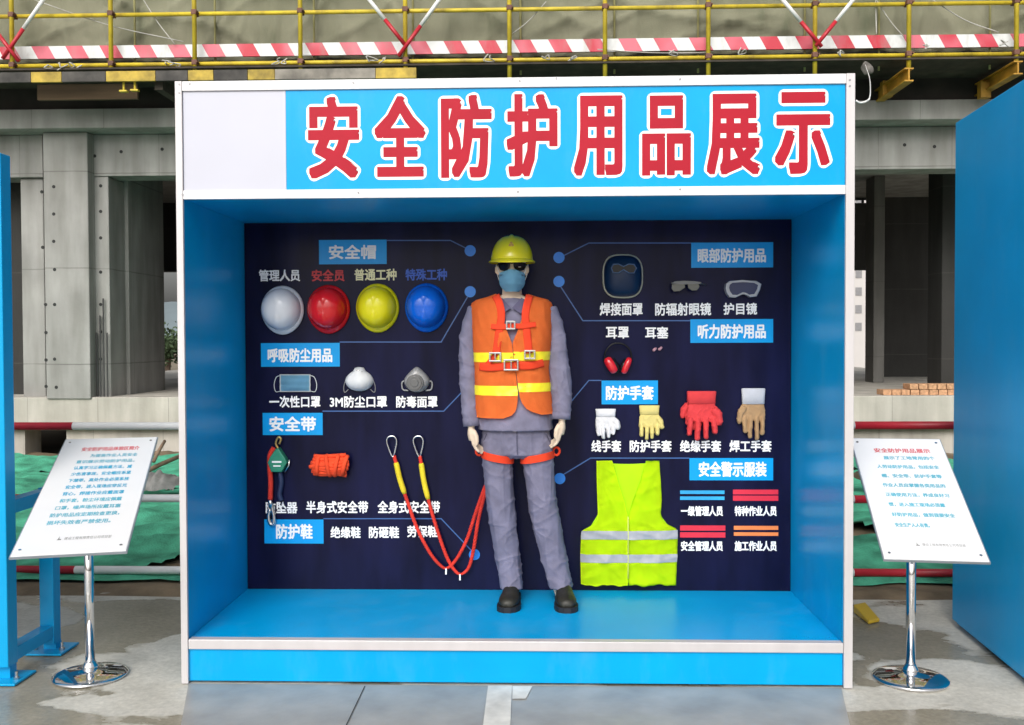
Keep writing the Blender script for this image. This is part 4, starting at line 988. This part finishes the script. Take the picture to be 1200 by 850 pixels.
sign_stand((-1.8968, .0791, .004), (-1.874, .079, .842), rad(15.3), rad(19.2), .423, 1.082, 'white slanted information sign on a chrome pole beside the blue steel frame', '安全防护用品体验区简介', LT, BODY_C)
sign_stand((1.7412, .1082, .004), (1.752, .108, .818), rad(-7.0), rad(31.0), .40, .812, 'white slanted information sign on a chrome pole in front of the red railing', '安全防护用品展示', RT, BODY_P)

# ------------------------------------------------------------------ blue steel display frame at the left
t = thing('steel_notice_board', (-2.27, .05, 0), 'blue steel notice board frame with rear support leg, cut off by the left picture edge', 'notice board')
bx = -2.254; 
for x in (bx, -4.6):
    bm = B(); box(bm, x-.04, x+.04, -.02, .06, .07, 2.318, .004); put('upright', bm, BLUE2, t)
    bm = B(); box(bm, x-.034, x+.034, .385, .455, .045, .80, .004); put('rear_leg', bm, BLUE2, t)
    for za, zb_ in ((.075, .135), (.735, .795)):
        bm = B(); box(bm, x-.032, x+.032, .061, .384, za, zb_, .003); put('side_rail', bm, BLUE2, t)
    for y0, y1 in ((-.06, .12), (.34, .52)):
        bm = B(); box(bm, x-.09, x+.09, y0, y1, .004, .014, .002); bpn = put('base_plate', bm, BLUE2, t)
        bm = B()
        for sx in (-.065, .065): tube(bm, [Vector((x+sx, (y0+y1)/2-.03, .012)), Vector((x+sx, (y0+y1)/2-.03, .05))], .007, 8); tube(bm, [Vector((x+sx, (y0+y1)/2-.03, .012)), Vector((x+sx, (y0+y1)/2-.03, .026))], .013, 6)
        put('bolt', bm, STEEL, bpn)
        bm = B(); box(bm, x-.03, x+.03, (y0+y1)/2-.03+.012, (y0+y1)/2+.035, .0142, .0745 if y0 < 0 else .046); put('foot_block', bm, BLUE2, t)
bm = B(); box(bm, -4.559, bx-.0405, -.018, .058, .30, 2.314, .003); put('face_panel', bm, BLUE, t)
bm = B(); q = at(0, 303, -.02); tube(bm, [Vector((bx-.03, -.024, q.z)), Vector((bx-.03, -.019, q.z))], .022, 20); put('cap_plate', bm, STEEL, t)

# ------------------------------------------------------------------ guard rail
RW_R = mat('rail_red', (.45, .015, .03), .4, var=.15, scale=8); RW_W = mat('rail_white', (.72, .72, .72), .4, var=.06, scale=8)
GRY = 1.78
t = thing('guard_rail', (0, GRY, 0), 'red and white three-bar pipe railing behind the booth', 'railing')
xs = []; seg = .95
xb = at(86, 499, GRY).x
for z in (at(110, 499.5, GRY).z, at(110, 584, GRY).z, at(110, 668, GRY).z):
    for k in range(-3, 10):
        a = xb+k*seg*1.0; cidx = k % 2
        # long alternating lengths
    segs = [(xb-1.9, xb, RW_R), (xb, xb+2.2, RW_W), (xb+2.2, xb+3.6, RW_R), (xb+3.6, at(1001, 500, GRY).x, RW_W), (at(1001, 500, GRY).x, at(1001, 500, GRY).x+1.5, RW_R), (at(1001, 500, GRY).x+1.5, at(1001, 500, GRY).x+3, RW_W)]
    for a, b, m in segs:
        bm = B(); tube(bm, [Vector((a, GRY, z)), Vector((b, GRY, z))], .0245, 14); put('rail', bm, m, t, True)
for x in (xb-1.0, xb+1.5, xb+3.0, at(1001, 500, GRY).x+1.55):
    bm = B(); tube(bm, [Vector((x, GRY+.055, -.02)), Vector((x, GRY+.055, 1.08))], .027, 12); put('post', bm, RW_R, t, True)

# ------------------------------------------------------------------ concrete building
FY = 8.0
t_b = thing('concrete_building', (0, FY, 0), 'unfinished grey concrete building with open bays behind the railing', 'building')
def X(px, Y=FY, py=300): return at(px, py, Y).x
Z0 = at(150, 465, FY).z; ZB = at(150, 207, FY).z; ZT = at(150, 157, FY).z; ZS = at(150, 127, FY-.35).z
def holes(bm, pts, Y):
    for px, py in pts:
        q = at(px, py, Y); prism(bm, [(q.x+.022*math.cos(k*.785), q.z+.022*math.sin(k*.785)) for k in range(8)], Y-.003, Y+.01, mi=1)
def col(px0, px1, Y0, Y1, z0, z1, hl=(), name='column', m=CONC):
    bm = B(); box(bm, X(px0, Y0), X(px1, Y0), Y0, Y1, z0, z1, .012); holes(bm, hl, Y0); put(name, bm, [m, HOLE], t_b)
col(52, 104, FY-.15, FY+.6, Z0-.02, ZT-.003, [(63, 219), (63, 251), (63, 283), (64, 316), (64, 357), (64, 421), (66, 454), (53.5, 357), (54, 390), (54, 422), (54, 453)])
col(25, 51.5, FY+.06, FY+.5, Z0-.02, ZB-.004, [(49, 225), (50, 290)], 'wall')
bm = B(); box(bm, X(-120), X(51.5), FY, FY+.4, ZB, ZT-.004, .01); put('beam', bm, CONC, t_b)
bm = B(); box(bm, X(102), X(1330), FY+.02, FY+.4, ZB+.01, ZT-.004, .01); holes(bm, [(111, 183), (142, 178), (190, 175), (1060, 170), (1095, 172)], FY+.02); put('beam', bm, [CONC, HOLE], t_b)
bm = B(); box(bm, X(-200), X(1400), FY-.35, FY+6.4, ZT, ZS, .01); put('floor_slab', bm, CONC, t_b)
bm = B(); box(bm, X(-200), X(1400), FY+.2, FY+.5, ZS, ZS+5, 0); put('upper_wall', bm, CONC, t_b)
col(104.5, 109, FY+.28, FY+.5, Z0-.02, ZB-.002, [(107, 300), (107, 340)], 'wall', CONC_SHADE)
col(109, 128, FY+.03, FY+.5, Z0-.02, ZB+.006, [(118, 218), (118, 248), (118, 279), (118, 319), (118, 357), (118, 389), (118, 421)], 'pillar')
xw = X(131)
bm = B(); box(bm, xw-.16, xw, FY+.5, FY+1.70, Z0-.02, ZB+.3, .01); put('wall', bm, [CONC, HOLE], t_b)
bm = B()
for px in (114.5, 118.5, 122.5, 126.5):
    q = at(px, 445, FY); tube(bm, [Vector((q.x, FY-.01, Z0-.25)), Vector((q.x, FY-.01, at(px, 400-(px % 3)*20, FY).z))], .010, 6)
put('conduit', bm, mat('dark_rod', (.05, .05, .05), .6), t_b)
# plinth, floor
bm = B(); box(bm, X(-200), X(1400), FY-.12, FY+14, Z0-.42, Z0, .012); put('floor_slab', bm, CONC2, t_b)
bm = B(); box(bm, X(75), X(1400), FY+.0, FY+.4, -.1, Z0-.421, 0); box(bm, X(-200), X(26), FY+.0, FY+.4, -.1, Z0-.421, 0); box(bm, X(26.5), X(74.5), FY+1.2, FY+1.5, -.1, Z0-.421, 0); put('plinth', bm, CONC2, t_b)
bm = B(); box(bm, X(222), X(975), FY+.42, FY+.6, Z0, ZT-.006); put('light_block_wall', bm, CONC_SHADE, t_b)  # unseen wall added behind the booth to keep front light out of the bays
bm = B(); box(bm, X(-200), X(1400), FY-.30, FY-.255+.2, ZS+.002, ZS+.34); put('deck_shadow_strip', bm, mat('deck_shadow_paint', (.018, .015, .012), .9, var=.5, scale=3), t_b)  # near-black strip painting in the shadow beneath the scaffold deck
# interior: columns, rear wall with openings on the right, far beam on the left
RY = 14.0
bm = B(); xa = X(235, RY)
d0, d1 = X(960, RY, 370), X(1023, RY, 370); zz = [at(1010, 425, RY).z, at(1010, 316, RY).z, at(1010, 238, RY).z, at(1010, 212, RY).z]
box(bm, xa, d0, RY, RY+.25, Z0, ZT); box(bm, d1, X(1400, RY), RY, RY+.25, Z0, ZT)
box(bm, d0, d1, RY, RY+.25, zz[1], zz[2]); box(bm, d0, d1, RY, RY+.25, zz[3], ZT)
put('rear_wall', bm, CONC_SHADE, t_b)
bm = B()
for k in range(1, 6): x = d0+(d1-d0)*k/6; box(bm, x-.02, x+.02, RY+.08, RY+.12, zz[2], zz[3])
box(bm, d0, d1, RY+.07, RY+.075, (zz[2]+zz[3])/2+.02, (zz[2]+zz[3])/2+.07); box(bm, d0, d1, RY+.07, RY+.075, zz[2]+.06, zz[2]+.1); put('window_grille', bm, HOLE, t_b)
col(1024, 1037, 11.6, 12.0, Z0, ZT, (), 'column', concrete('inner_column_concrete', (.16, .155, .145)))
col(1104, 1122, 9.6, 10.1, Z0, ZT, (), 'column', CONC_SHADE)
bm = B(); zf = at(200, 318, 14).z; box(bm, X(-100, 14), xa-.01, 14, 14.3, zf, ZT-.003); put('beam', bm, CONC_SHADE, t_b)
bm = B(); box(bm, X(-200, 12), X(120, 12), 12, 12.3, Z0, ZT); put('wall', bm, CONC_SHADE, t_b)
bm = B(); box(bm, X(-200), X(24.5), FY+.6, FY+.8, Z0, ZT-.006); put('wall', bm, CONC_SHADE, t_b)
bm = B(); x_ = X(1022, RY-.05, 370); box(bm, x_-.03, x_+.005, RY-.06, RY-.005, Z0, zz[1], 0); put('door_frame', bm, WFRAME, t_b)

# brick stack on the floor edge
BRK = mat('orange_brick', (.52, .29, .16), .9, var=.3, scale=30, bump=.4, bscale=80)
xb0, xb1 = X(1036, FY), X(1135, FY)
t = thing('brick_stack', ((xb0+xb1)/2, FY+.1, Z0), 'low stack of orange bricks on the concrete floor edge', 'bricks')
random.seed(11)
for row in range(2):
    bm = B(); x = xb0+(.33 if row else 0)
    while x < xb1:
        L_ = .115; box(bm, x, x+L_-.012, FY+.0+.01*random.random(), FY+.24, Z0+.002+row*.072, Z0+.068+row*.072, .003, M=None); x += L_
    put('brick_course', bm, BRK, t)

# ------------------------------------------------------------------ scaffolding
YEL = mat('scaffold_yellow', (.58, .44, .03), .5, var=.25, scale=5)
dusty(YEL, (.16, .09, .04), .8); YEL2 = mat('faded_yellow', (.30, .28, .12), .6, var=.2)
SY = 6.9
t_s = thing('scaffolding', (0, SY, at(600, 100, SY).z), 'yellow tube scaffolding with red and white boards high across the building front', 'scaffolding')
zb, zl1, zl2 = at(600, 92, SY).z, at(597, 69, SY).z, at(597, 9.5, SY).z
UP = (14, 130, 228, 352, 475, 597, 709, 830, 955, 1065, 1191)
for px in (-100,)+UP+(1310,):
    bm = B(); x = X(px, SY, 50); zlow = at(px, 82 if px < 300 else 92, SY).z
    if px in (1065, 1191): zlow = at(px, 80, SY).z
    tube(bm, [Vector((x, SY, zlow)), Vector((x, SY, zb+2.6))], .026, 12); put('upright', bm, YEL, t_s, True)
for z, m in ((zl1, YEL), (zl2, YEL), (zl2+.62, YEL), (zl2+1.2, YEL)):
    bm = B(); tube(bm, [Vector((X(-150, SY), SY+.055, z)), Vector((X(1350, SY), SY+.055, z))], .024, 12); put('ledger', bm, m, t_s, True)
COUP = mat('coupler_rust', (.14, .06, .04), .7, var=.4)
for px in UP:
    for z in (zl1, zl2):
        bm = B(); x = X(px, SY, 50); box(bm, x-.032, x+.032, SY-.03, SY+.085, z-.03, z+.03, .008); tube(bm, [Vector((x+.036, SY-.05, z)), Vector((x+.036, SY+.1, z))], .011, 6); put('coupler', bm, COUP, t_s)
for px in (158, 252, 368, 484, 610, 720, 818, 943, 1030, 1160):
    bm = B(); x = X(px, SY+.22, 40); tube(bm, [Vector((x, SY+.22, zb+.1)), Vector((x, SY+.22, zb+2.5))], .013, 8); put('inner_upright', bm, YEL2, t_s, True)
def banded(a, b, r, n, m0, m1):
    for k in range(n):
        bm = B(); tube(bm, [a+(b-a)*k/n, a+(b-a)*(k+1)/n], r, 10); put('brace', bm, m0 if k % 2 == 0 else m1, t_s, True)
for x0, y0, x1, y1 in ((3, 69, 52, -2), (22, 72, -34, -2), (467, 66, 519, -6), (474, 52, 428, -6), (956, 54, 1003, -4), (963, 55, 914, -4)):
    a = at(x0, y0, SY-.06); b = at(x1, y1, SY-.06-.05); d = b-a; banded(a, a+d*4.0, .023, 8, RW_R, RW_W)
def stripe_mat():
    m = bpy.data.materials.new('red_white_board'); m.use_nodes = True; t = m.node_tree; b = bsdf(m); b.inputs['Roughness'].default_value = .5
    tc = t.nodes.new('ShaderNodeTexCoord'); sp = t.nodes.new('ShaderNodeSeparateXYZ'); t.links.new(tc.outputs['Object'], sp.inputs[0])
    def M_(op, a, b2):
        n = t.nodes.new('ShaderNodeMath'); n.operation = op
        for i, v in enumerate((a, b2)):
            if isinstance(v, (int, float)): n.inputs[i].default_value = v
            else: t.links.new(v, n.inputs[i])
        return n.outputs[0]
    s = M_('ADD', sp.outputs['X'], M_('MULTIPLY', sp.outputs['Z'], .55)); s = M_('FRACT', M_('DIVIDE', M_('ADD', s, 50.1), .405), 0); s = M_('GREATER_THAN', s, .5)
    n = t.nodes.new('ShaderNodeTexNoise'); n.inputs['Scale'].default_value = 2; t.links.new(tc.outputs['Object'], n.inputs['Vector'])
    r = t.nodes.new('ShaderNodeValToRGB'); r.color_ramp.elements[0].color = (.50, .02, .045, 1); r.color_ramp.elements[1].color = (.62, .13, .18, 1); r.color_ramp.elements[0].position = .4; r.color_ramp.elements[1].position = .6
    t.links.new(n.outputs[0], r.inputs[0])
    mx = t.nodes.new('ShaderNodeMix'); mx.data_type = 'RGBA'; t.links.new(s, mx.inputs['Factor']); t.links.new(r.outputs[0], mx.inputs['A']); mx.inputs['B'].default_value = (.66, .68, .68, 1)
    t.links.new(mx.outputs['Result'], b.inputs['Base Color']); return m
RWB = stripe_mat(); dusty(RWB, (.25, .22, .20), .6); zt0, zt1 = at(597, 62.5, SY+.15).z, at(597, 47.5, SY+.15).z
xs_ = [X(-150, SY+.15, 50)]+[X(p_, SY+.15, 50) for p_ in (130, 352, 597, 830, 1065)]+[X(1350, SY+.15, 50)]
for a, b in zip(xs_, xs_[1:]):
    dz = .012*nz((a*3, 1, 2)); bm = B(); box(bm, a+.006, b-.006, SY+.14+.01*nz((a, 3, 3)), SY+.165, zt0+dz, zt1+dz, .002)
    put('toe_board', bm, RWB, t_s)
YBK = mat('fascia_yellow', (.40, .28, .035), .65, var=.5, scale=7); BLK = mat('fascia_black', (.055, .05, .045), .7, var=.6, scale=6)
fx = [(-150, 36, BLK), (36, 72, YBK), (72, 124, BLK), (124, 182, YBK), (182, 220, BLK), (220, 250, YBK), (250, 290, BLK), (290, 322, YBK), (322, 440, mat('fascia_grey', (.22, .20, .17), .7, var=.4)), (440, 488, YBK)]
for a, b, m in fx:
    bm = B(); box(bm, X(a, SY-.1, 90)+.002, X(b, SY-.1, 90)-.002, SY-.10, SY-.06, at(300, 93.5, SY-.1).z, at(300, 81.5, SY-.1).z, .003); put('fascia_board', bm, m, t_s)
WOOD = mat('old_plank', (.13, .085, .05), .9, var=.35, scale=3, stretch=(.3, 3, 3)); DARKW = mat('dark_timber', (.05, .04, .03), .9, var=.4)
bm = B(); box(bm, X(-150, SY), X(1350, SY), SY-.05, FY-.36, at(300, 80.5, SY).z, at(300, 78.5, SY).z); put('deck', bm, DARKW, t_s)
bm = B(); box(bm, X(46, SY+.3, 110), X(163, SY+.3, 110), SY+.25, SY+.30, at(100, 118, SY+.3).z, at(100, 100, SY+.3).z, .004); put('plank', bm, WOOD, t_s)
for px, y0 in ((190, 98), (300, 98), (430, 98), (597, 98), (740, 98), (860, 98), (985, 98)):
    q = at(px, y0, SY+.1); bm = B(); box(bm, q.x-.05, q.x+.05, SY, FY+.1, q.z-.10, q.z+.02, .004); put('bearer', bm, DARKW, t_s)
IB = mat('beam_orange', (.42, .22, .02), .6, var=.35, scale=5)
for px, py in ((1065, 92), (1191, 84), (1310, 78)):
    q = at(px-6, py, SY+.0); bm = B(); M = None
    box(bm, q.x-.05, q.x+.05, SY-.16, FY+.3, q.z-.075, q.z-.06, 0); box(bm, q.x-.05, q.x+.05, SY-.16, FY+.3, q.z+.06, q.z+.075, 0); box(bm, q.x-.008, q.x+.008, SY-.158, FY+.3, q.z-.06, q.z+.06, 0)
    put('cantilever_beam', bm, IB, t_s)
for px, py in ((1036, 106), (1150, 107)):
    q = at(px, py, SY+.6); bm = B(); box(bm, q.x-.05, q.x+.07, SY+.5, SY+.6, q.z-.10, q.z+.09, .004); put('bracket', bm, IB, t_s)
bm = B(); q0 = at(1125, 72, SY+.3); box(bm, q0.x, at(1187, 72, SY+.3).x, SY+.3, SY+.36, q0.z-.02, q0.z+.03, .003); put('plank', bm, IB, t_s)

# debris netting behind the tubes
NETO = mat('olive_debris_net', (.225, .225, .15), .85, var=.38, scale=1.1, bump=.5, bscale=90, spec=.15, stretch=(1.6, 1, .7))
t_n = NETO.node_tree; rp_ = [n for n in t_n.nodes if n.type == 'VALTORGB'][0].color_ramp
rp_.elements[0].position = .27; rp_.elements[1].position = .66; rp_.elements[0].color = (.085, .105, .062, 1); q_ = rp_.elements.new(.40); q_.color = (.20, .20, .138, 1); rp_.elements[-1].color = (.255, .25, .178, 1)
bm = B(); g = []; NX, NY = 420, 60
x0, x1 = X(-160, SY+.3, 40), X(1360, SY+.3, 40); z0 = at(600, 66, SY+.3).z
for j in range(NY+1):
    z = z0+2.4*j/NY; row = []
    for i in range(NX+1):
        x = x0+(x1-x0)*i/NX
        f = .05*nz((x*.9, z*.7, 1))+.07*max(0, ridge(Vector((x*.8+z*1.0, z*.7-x*.3, 5))))**4+.05*max(0, ridge(Vector((x*.9-z*1.5, z*1.0, 8))))**5+.035*max(0, ridge(Vector((x*4, z*.8, 2))))**3+.012*nz((x*9, z*6, 4))
        row.append(bm.verts.new((x, SY+.36-f, z)))
    g.append(row)
for j in range(NY):
    for i in range(NX): bm.faces.new((g[j][i], g[j][i+1], g[j+1][i+1], g[j+1][i]))
WIRE = mat('tie_wire', (.42, .41, .38), .6, var=.3)
random.seed(21)
for px, py in ((58, 80), (72, 79), (88, 78), (196, 74), (205, 76), (322, 73), (330, 72), (436, 70), (447, 70), (573, 68), (640, 66), (672, 68), (790, 63), (870, 61), (985, 62), (1082, 55), (1178, 52)):
    c = at(px, py, SY-.03); P = [c+Vector((random.uniform(-.07, .07), random.uniform(-.05, .04), random.uniform(-.045, .045))) for _ in range(5)]
    bm2 = B(); tube(bm2, curve(P, 5), .007, 6); put('tie_wire', bm2, WIRE, t_s, True)
for (xa_, ya_), (xb_, yb_), sag in (((40, 0), (215, 49), .05), ((165, -5), (205, 52), .03), ((640, 2), (600, 40), .03), ((1027, 0), (1060, 44), .03), ((1090, -2), (1170, 38), .05), ((1026, -3), (1027, 40), .0), ((700, 58), (830, 62), .02)):
    a_, b_ = at(xa_, ya_, SY+.10), at(xb_, yb_, SY+.10); m_ = (a_+b_)/2-Vector((0, 0, sag)); bm2 = B(); tube(bm2, curve([a_, m_, b_], 6), .006, 6); put('tie_rope', bm2, WIRE, t_s, True)
for px, py in ((145, 97), (158, 96)):
    q = at(px, py, SY-.02); bm2 = B(); tube(bm2, [q+Vector((0, 0, .09)), q-Vector((0, 0, .09))], .014, 8); box(bm2, q.x-.045, q.x+.045, q.y-.03, q.y+.03, q.z-.11, q.z-.09, .003); put('hanger', bm2, YEL, t_s)
tag(put('debris_net', bm, NETO, None, True, origin=(0, SY+.36, z0)), 'olive debris netting hung behind the yellow scaffold tubes', 'debris net')

# white hose hanging at the right of the header
q = [at(1003, 118, 3.2), at(1008, 120.5, 3.2), at(1015, 119, 3.2), at(1019, 115, 3.2), at(1020, 104, 3.4), at(1019, 92, 4.2), at(1016, 82, 5.4), at(1014, 76, SY-.05)]
bm = B(); tube(bm, curve(q, 6), [.0075]*18+[.004]*(len(curve(q, 6))-18), 8)
tag(put('hanging_hose', bm, RW_W, None, True, origin=q[0]), 'white hose end dangling from the scaffold beside the header corner', 'hose')
bm = B(); c = at(1016, 80, SY-.12); bmesh.ops.create_icosphere(bm, subdivisions=3, radius=.065, matrix=Matrix.Translation(c))
for v in bm.verts: d = v.co-c; v.co = c+Vector((d.x, d.y*.6, d.z*1.15))*(1+.5*nz(d*14))
tag(put('rag_bundle', bm, mat('grey_rag', (.12, .11, .10), .9, var=.5, scale=12), None, True, origin=c), 'crumpled grey rag bundle tied to the scaffold above the hose', 'rag')

# ------------------------------------------------------------------ site litter
def pole(a, b, r, label):
    bm = B(); tube(bm, [a, a+(b-a)*.5+Vector((0, 0, .008)), b], [r, r*.95, r*.85], 8); tag(put('wooden_pole', bm, WOODP, None, True, origin=a), label, 'pole')
WOODP = mat('weathered_pole', (.22, .15, .10), .9, var=.3, scale=8)
pole(at(150, 563, 3.6), at(222, 530, 4.4), .022, 'long weathered pole lying across the rubble between the left sign and the booth')
pole(at(180, 541, 3.9), at(193, 517, 4.2), .016, 'short thin pole propped up near the end of the long pole')
PLW = mat('white_plastic', (.66, .66, .66), .5, var=.15, scale=12)
def sheet(px0, px1, py, Y, hgt, name, label, cat, m):
    a, b = at(px0, py, Y), at(px1, py, Y); bm = B(); g = []
    for j in range(11):
        row = []
        for i in range(31):
            u, v = i/30, j/10; x = a.x+(b.x-a.x)*u; y = Y+.45*(v-.5)*(1+.3*nz((u*4, 1, 3)))
            z = max(a.z, soil_z(x, y)+.055) + hgt*(math.sin(math.pi*u)*math.sin(math.pi*v)*(.5+.8*abs(nz((u*6+px0, v*4, 2))))+.25*abs(nz((u*14+px0, v*7, 5)))) - (.03 if j in (0, 10) else 0)
            row.append(bm.verts.new((x, y, z)))
        g.append(row)
    for j in range(10):
        for i in range(30): bm.faces.new((g[j][i], g[j][i+1], g[j+1][i+1], g[j+1][i]))
    bmesh.ops.solidify(bm, geom=bm.faces[:], thickness=.004)
    tag(put(name, bm, m, None, True, origin=(a+b)/2), label, cat)
sheet(20, 146, 659, 2.35, .10, 'plastic_sheet', 'crumpled white plastic sheet lying on the green net below the left sign', 'plastic sheet', PLW)
sheet(150, 214, 567, 4.3, .14, 'plastic_sheet', 'grey white plastic heap on the net between left sign and booth', 'plastic sheet', mat('grey_plastic', (.42, .41, .40), .6, var=.3, scale=10))
sheet(1000, 1042, 560, 4.6, .12, 'tarpaulin', 'brownish tarpaulin scrap on the net just right of the booth', 'tarpaulin', mat('brown_tarp', (.22, .17, .12), .8, var=.3))
RAMP = plastic('yellow_ramp', (.62, .40, .02), .45)
a = atz(1000, 716, .012); bm = B()
q = [atz(1000, 718, .004), atz(1018, 732, .004), atz(1031, 729, .004), atz(1014, 715, .004)]
top = [p_+Vector((0, 0, .045 if i in (0, 3) else .018)) for i, p_ in enumerate(q)]
b0 = [bm.verts.new(p_) for p_ in q]; b1 = [bm.verts.new(p_) for p_ in top]
bm.faces.new(b0[::-1]); bm.faces.new(b1)
for k in range(4): bm.faces.new((b0[k], b0[(k+1) % 4], b1[(k+1) % 4], b1[k]))
bmesh.ops.bevel(bm, geom=bm.edges[:], offset=.004, segments=1, affect='EDGES')
tag(put('yellow_wedge', bm, RAMP, None, origin=a), 'small yellow wedge on the pavement at the right booth corner', 'wedge')
STN = mat('grey_stone', (.33, .30, .26), .9, var=.3, scale=12, bump=.5, bscale=30)
random.seed(5)
def stone(p_, r, label, cat='stone', m=STN, nm='stone'):
    bm = B(); bmesh.ops.create_icosphere(bm, subdivisions=2, radius=r, matrix=Matrix.Translation(p_))
    for v in bm.verts: d = v.co-p_; v.co = p_+Vector((d.x*1.3, d.y, d.z*.6))*(1+.45*nz(d/r*1.3+p_*3))
    tag(put(nm, bm, m, None, True, origin=p_), label, cat)
stone(at(122, 700, 1.52), .045, 'pale stone on the soil edge to the right of the left sign pole')
stone(at(85, 691, 1.62), .035, 'small white stone on the edge of the green net left of the sign pole', m=PLW)
stone(at(22, 697, 1.55), .05, 'dark clod beside the blue steel frame upright', 'clod', SOIL, 'soil_clod')
stone(at(1035, 702, 1.55), .045, 'pale stone at the net edge left of the right sign pole')
stone(at(1105, 676, 2.0), .09, 'dark timber lump on the net next to the far right booth', 'rubble', mat('dark_lump', (.06, .045, .035), .9, var=.3), 'rubble')

# ------------------------------------------------------------------ far background seen through the bays
HILL = mat('far_hill', (.20, .25, .27), .95, var=.15, scale=.05)
bm = B(); g = []
for i in range(81):
    x = -260+6.5*i; h = 9+7*nz((x*.012, 1, 2))+3*nz((x*.05, 4, 1)); g.append((bm.verts.new((x, 190, -1)), bm.verts.new((x, 230, h+2)), bm.verts.new((x, 290, -1))))
for a, b in zip(g, g[1:]):
    for k in range(2): bm.faces.new((a[k], b[k], b[k+1], a[k+1]))
put('hills', bm, HILL, smooth=True)['kind'] = 'structure'
LEAF = mat('leaf_green', (.045, .075, .03), .8, var=.4, scale=3); BARK = mat('bark', (.10, .07, .05), .9)
def tree(x, y, h, r, label, sd):
    random.seed(sd); t = thing('tree', (x, y, -.03), label, 'tree'); bm = B()
    tube(bm, [(x, y, -.03), (x+.1, y, h*.3), (x, y+.1, h*.7)], [.16, .12, .05], 8)
    for k in range(6):
        a = k*1.05; tube(bm, [(x, y, h*(.3+.05*k)), (x+r*.7*math.cos(a), y+r*.7*math.sin(a), h*(.5+.06*k))], [.06, .02], 6)
    put('trunk', bm, BARK, t); bm = B()
    for k in range(1500):
        c = Vector((random.gauss(0, .45), random.gauss(0, .45), random.gauss(0, .38)))*r; c = Vector((x, y, h*.66))+c+Vector((0, 0, .3*r*nz(c*1.2)))
        s = random.uniform(.06, .16); d = Vector((random.uniform(-1, 1), random.uniform(-1, 1), random.uniform(-1, 1))).normalized(); e = d.orthogonal().normalized()
        bm.faces.new([bm.verts.new(c+v*s) for v in (d, e*.6, -d, -e*.6)])
    put('crown', bm, LEAF, t)
q = at(196, 420, 46); tree(q.x, 46, 1.9, 1.1, 'small dark tree seen through the narrow gap left of the booth', 2)
q = at(1008, 400, 48)
t = thing('tower_block', (q.x, 48, -.03), 'pale apartment tower seen through the doorway right of the booth', 'building')
TW = mat('tower_white', (.55, .53, .52), .8, var=.06, scale=.5); TG = mat('tower_window', (.24, .24, .25), .3)
bm = B(); box(bm, q.x-8, q.x+3.2, 48, 58, -.03, 30); put('wall', bm, TW, t)
for k in range(12):
    for f_ in range(9):
        bm = B(); x = q.x-3.2+f_*.62; z = 2.2+k*.95; box(bm, x-.17, x+.17, 47.97, 48.05, z-.22, z+.22); put('window', bm, TG, t) if k*9+f_ < 90 else bm.free()
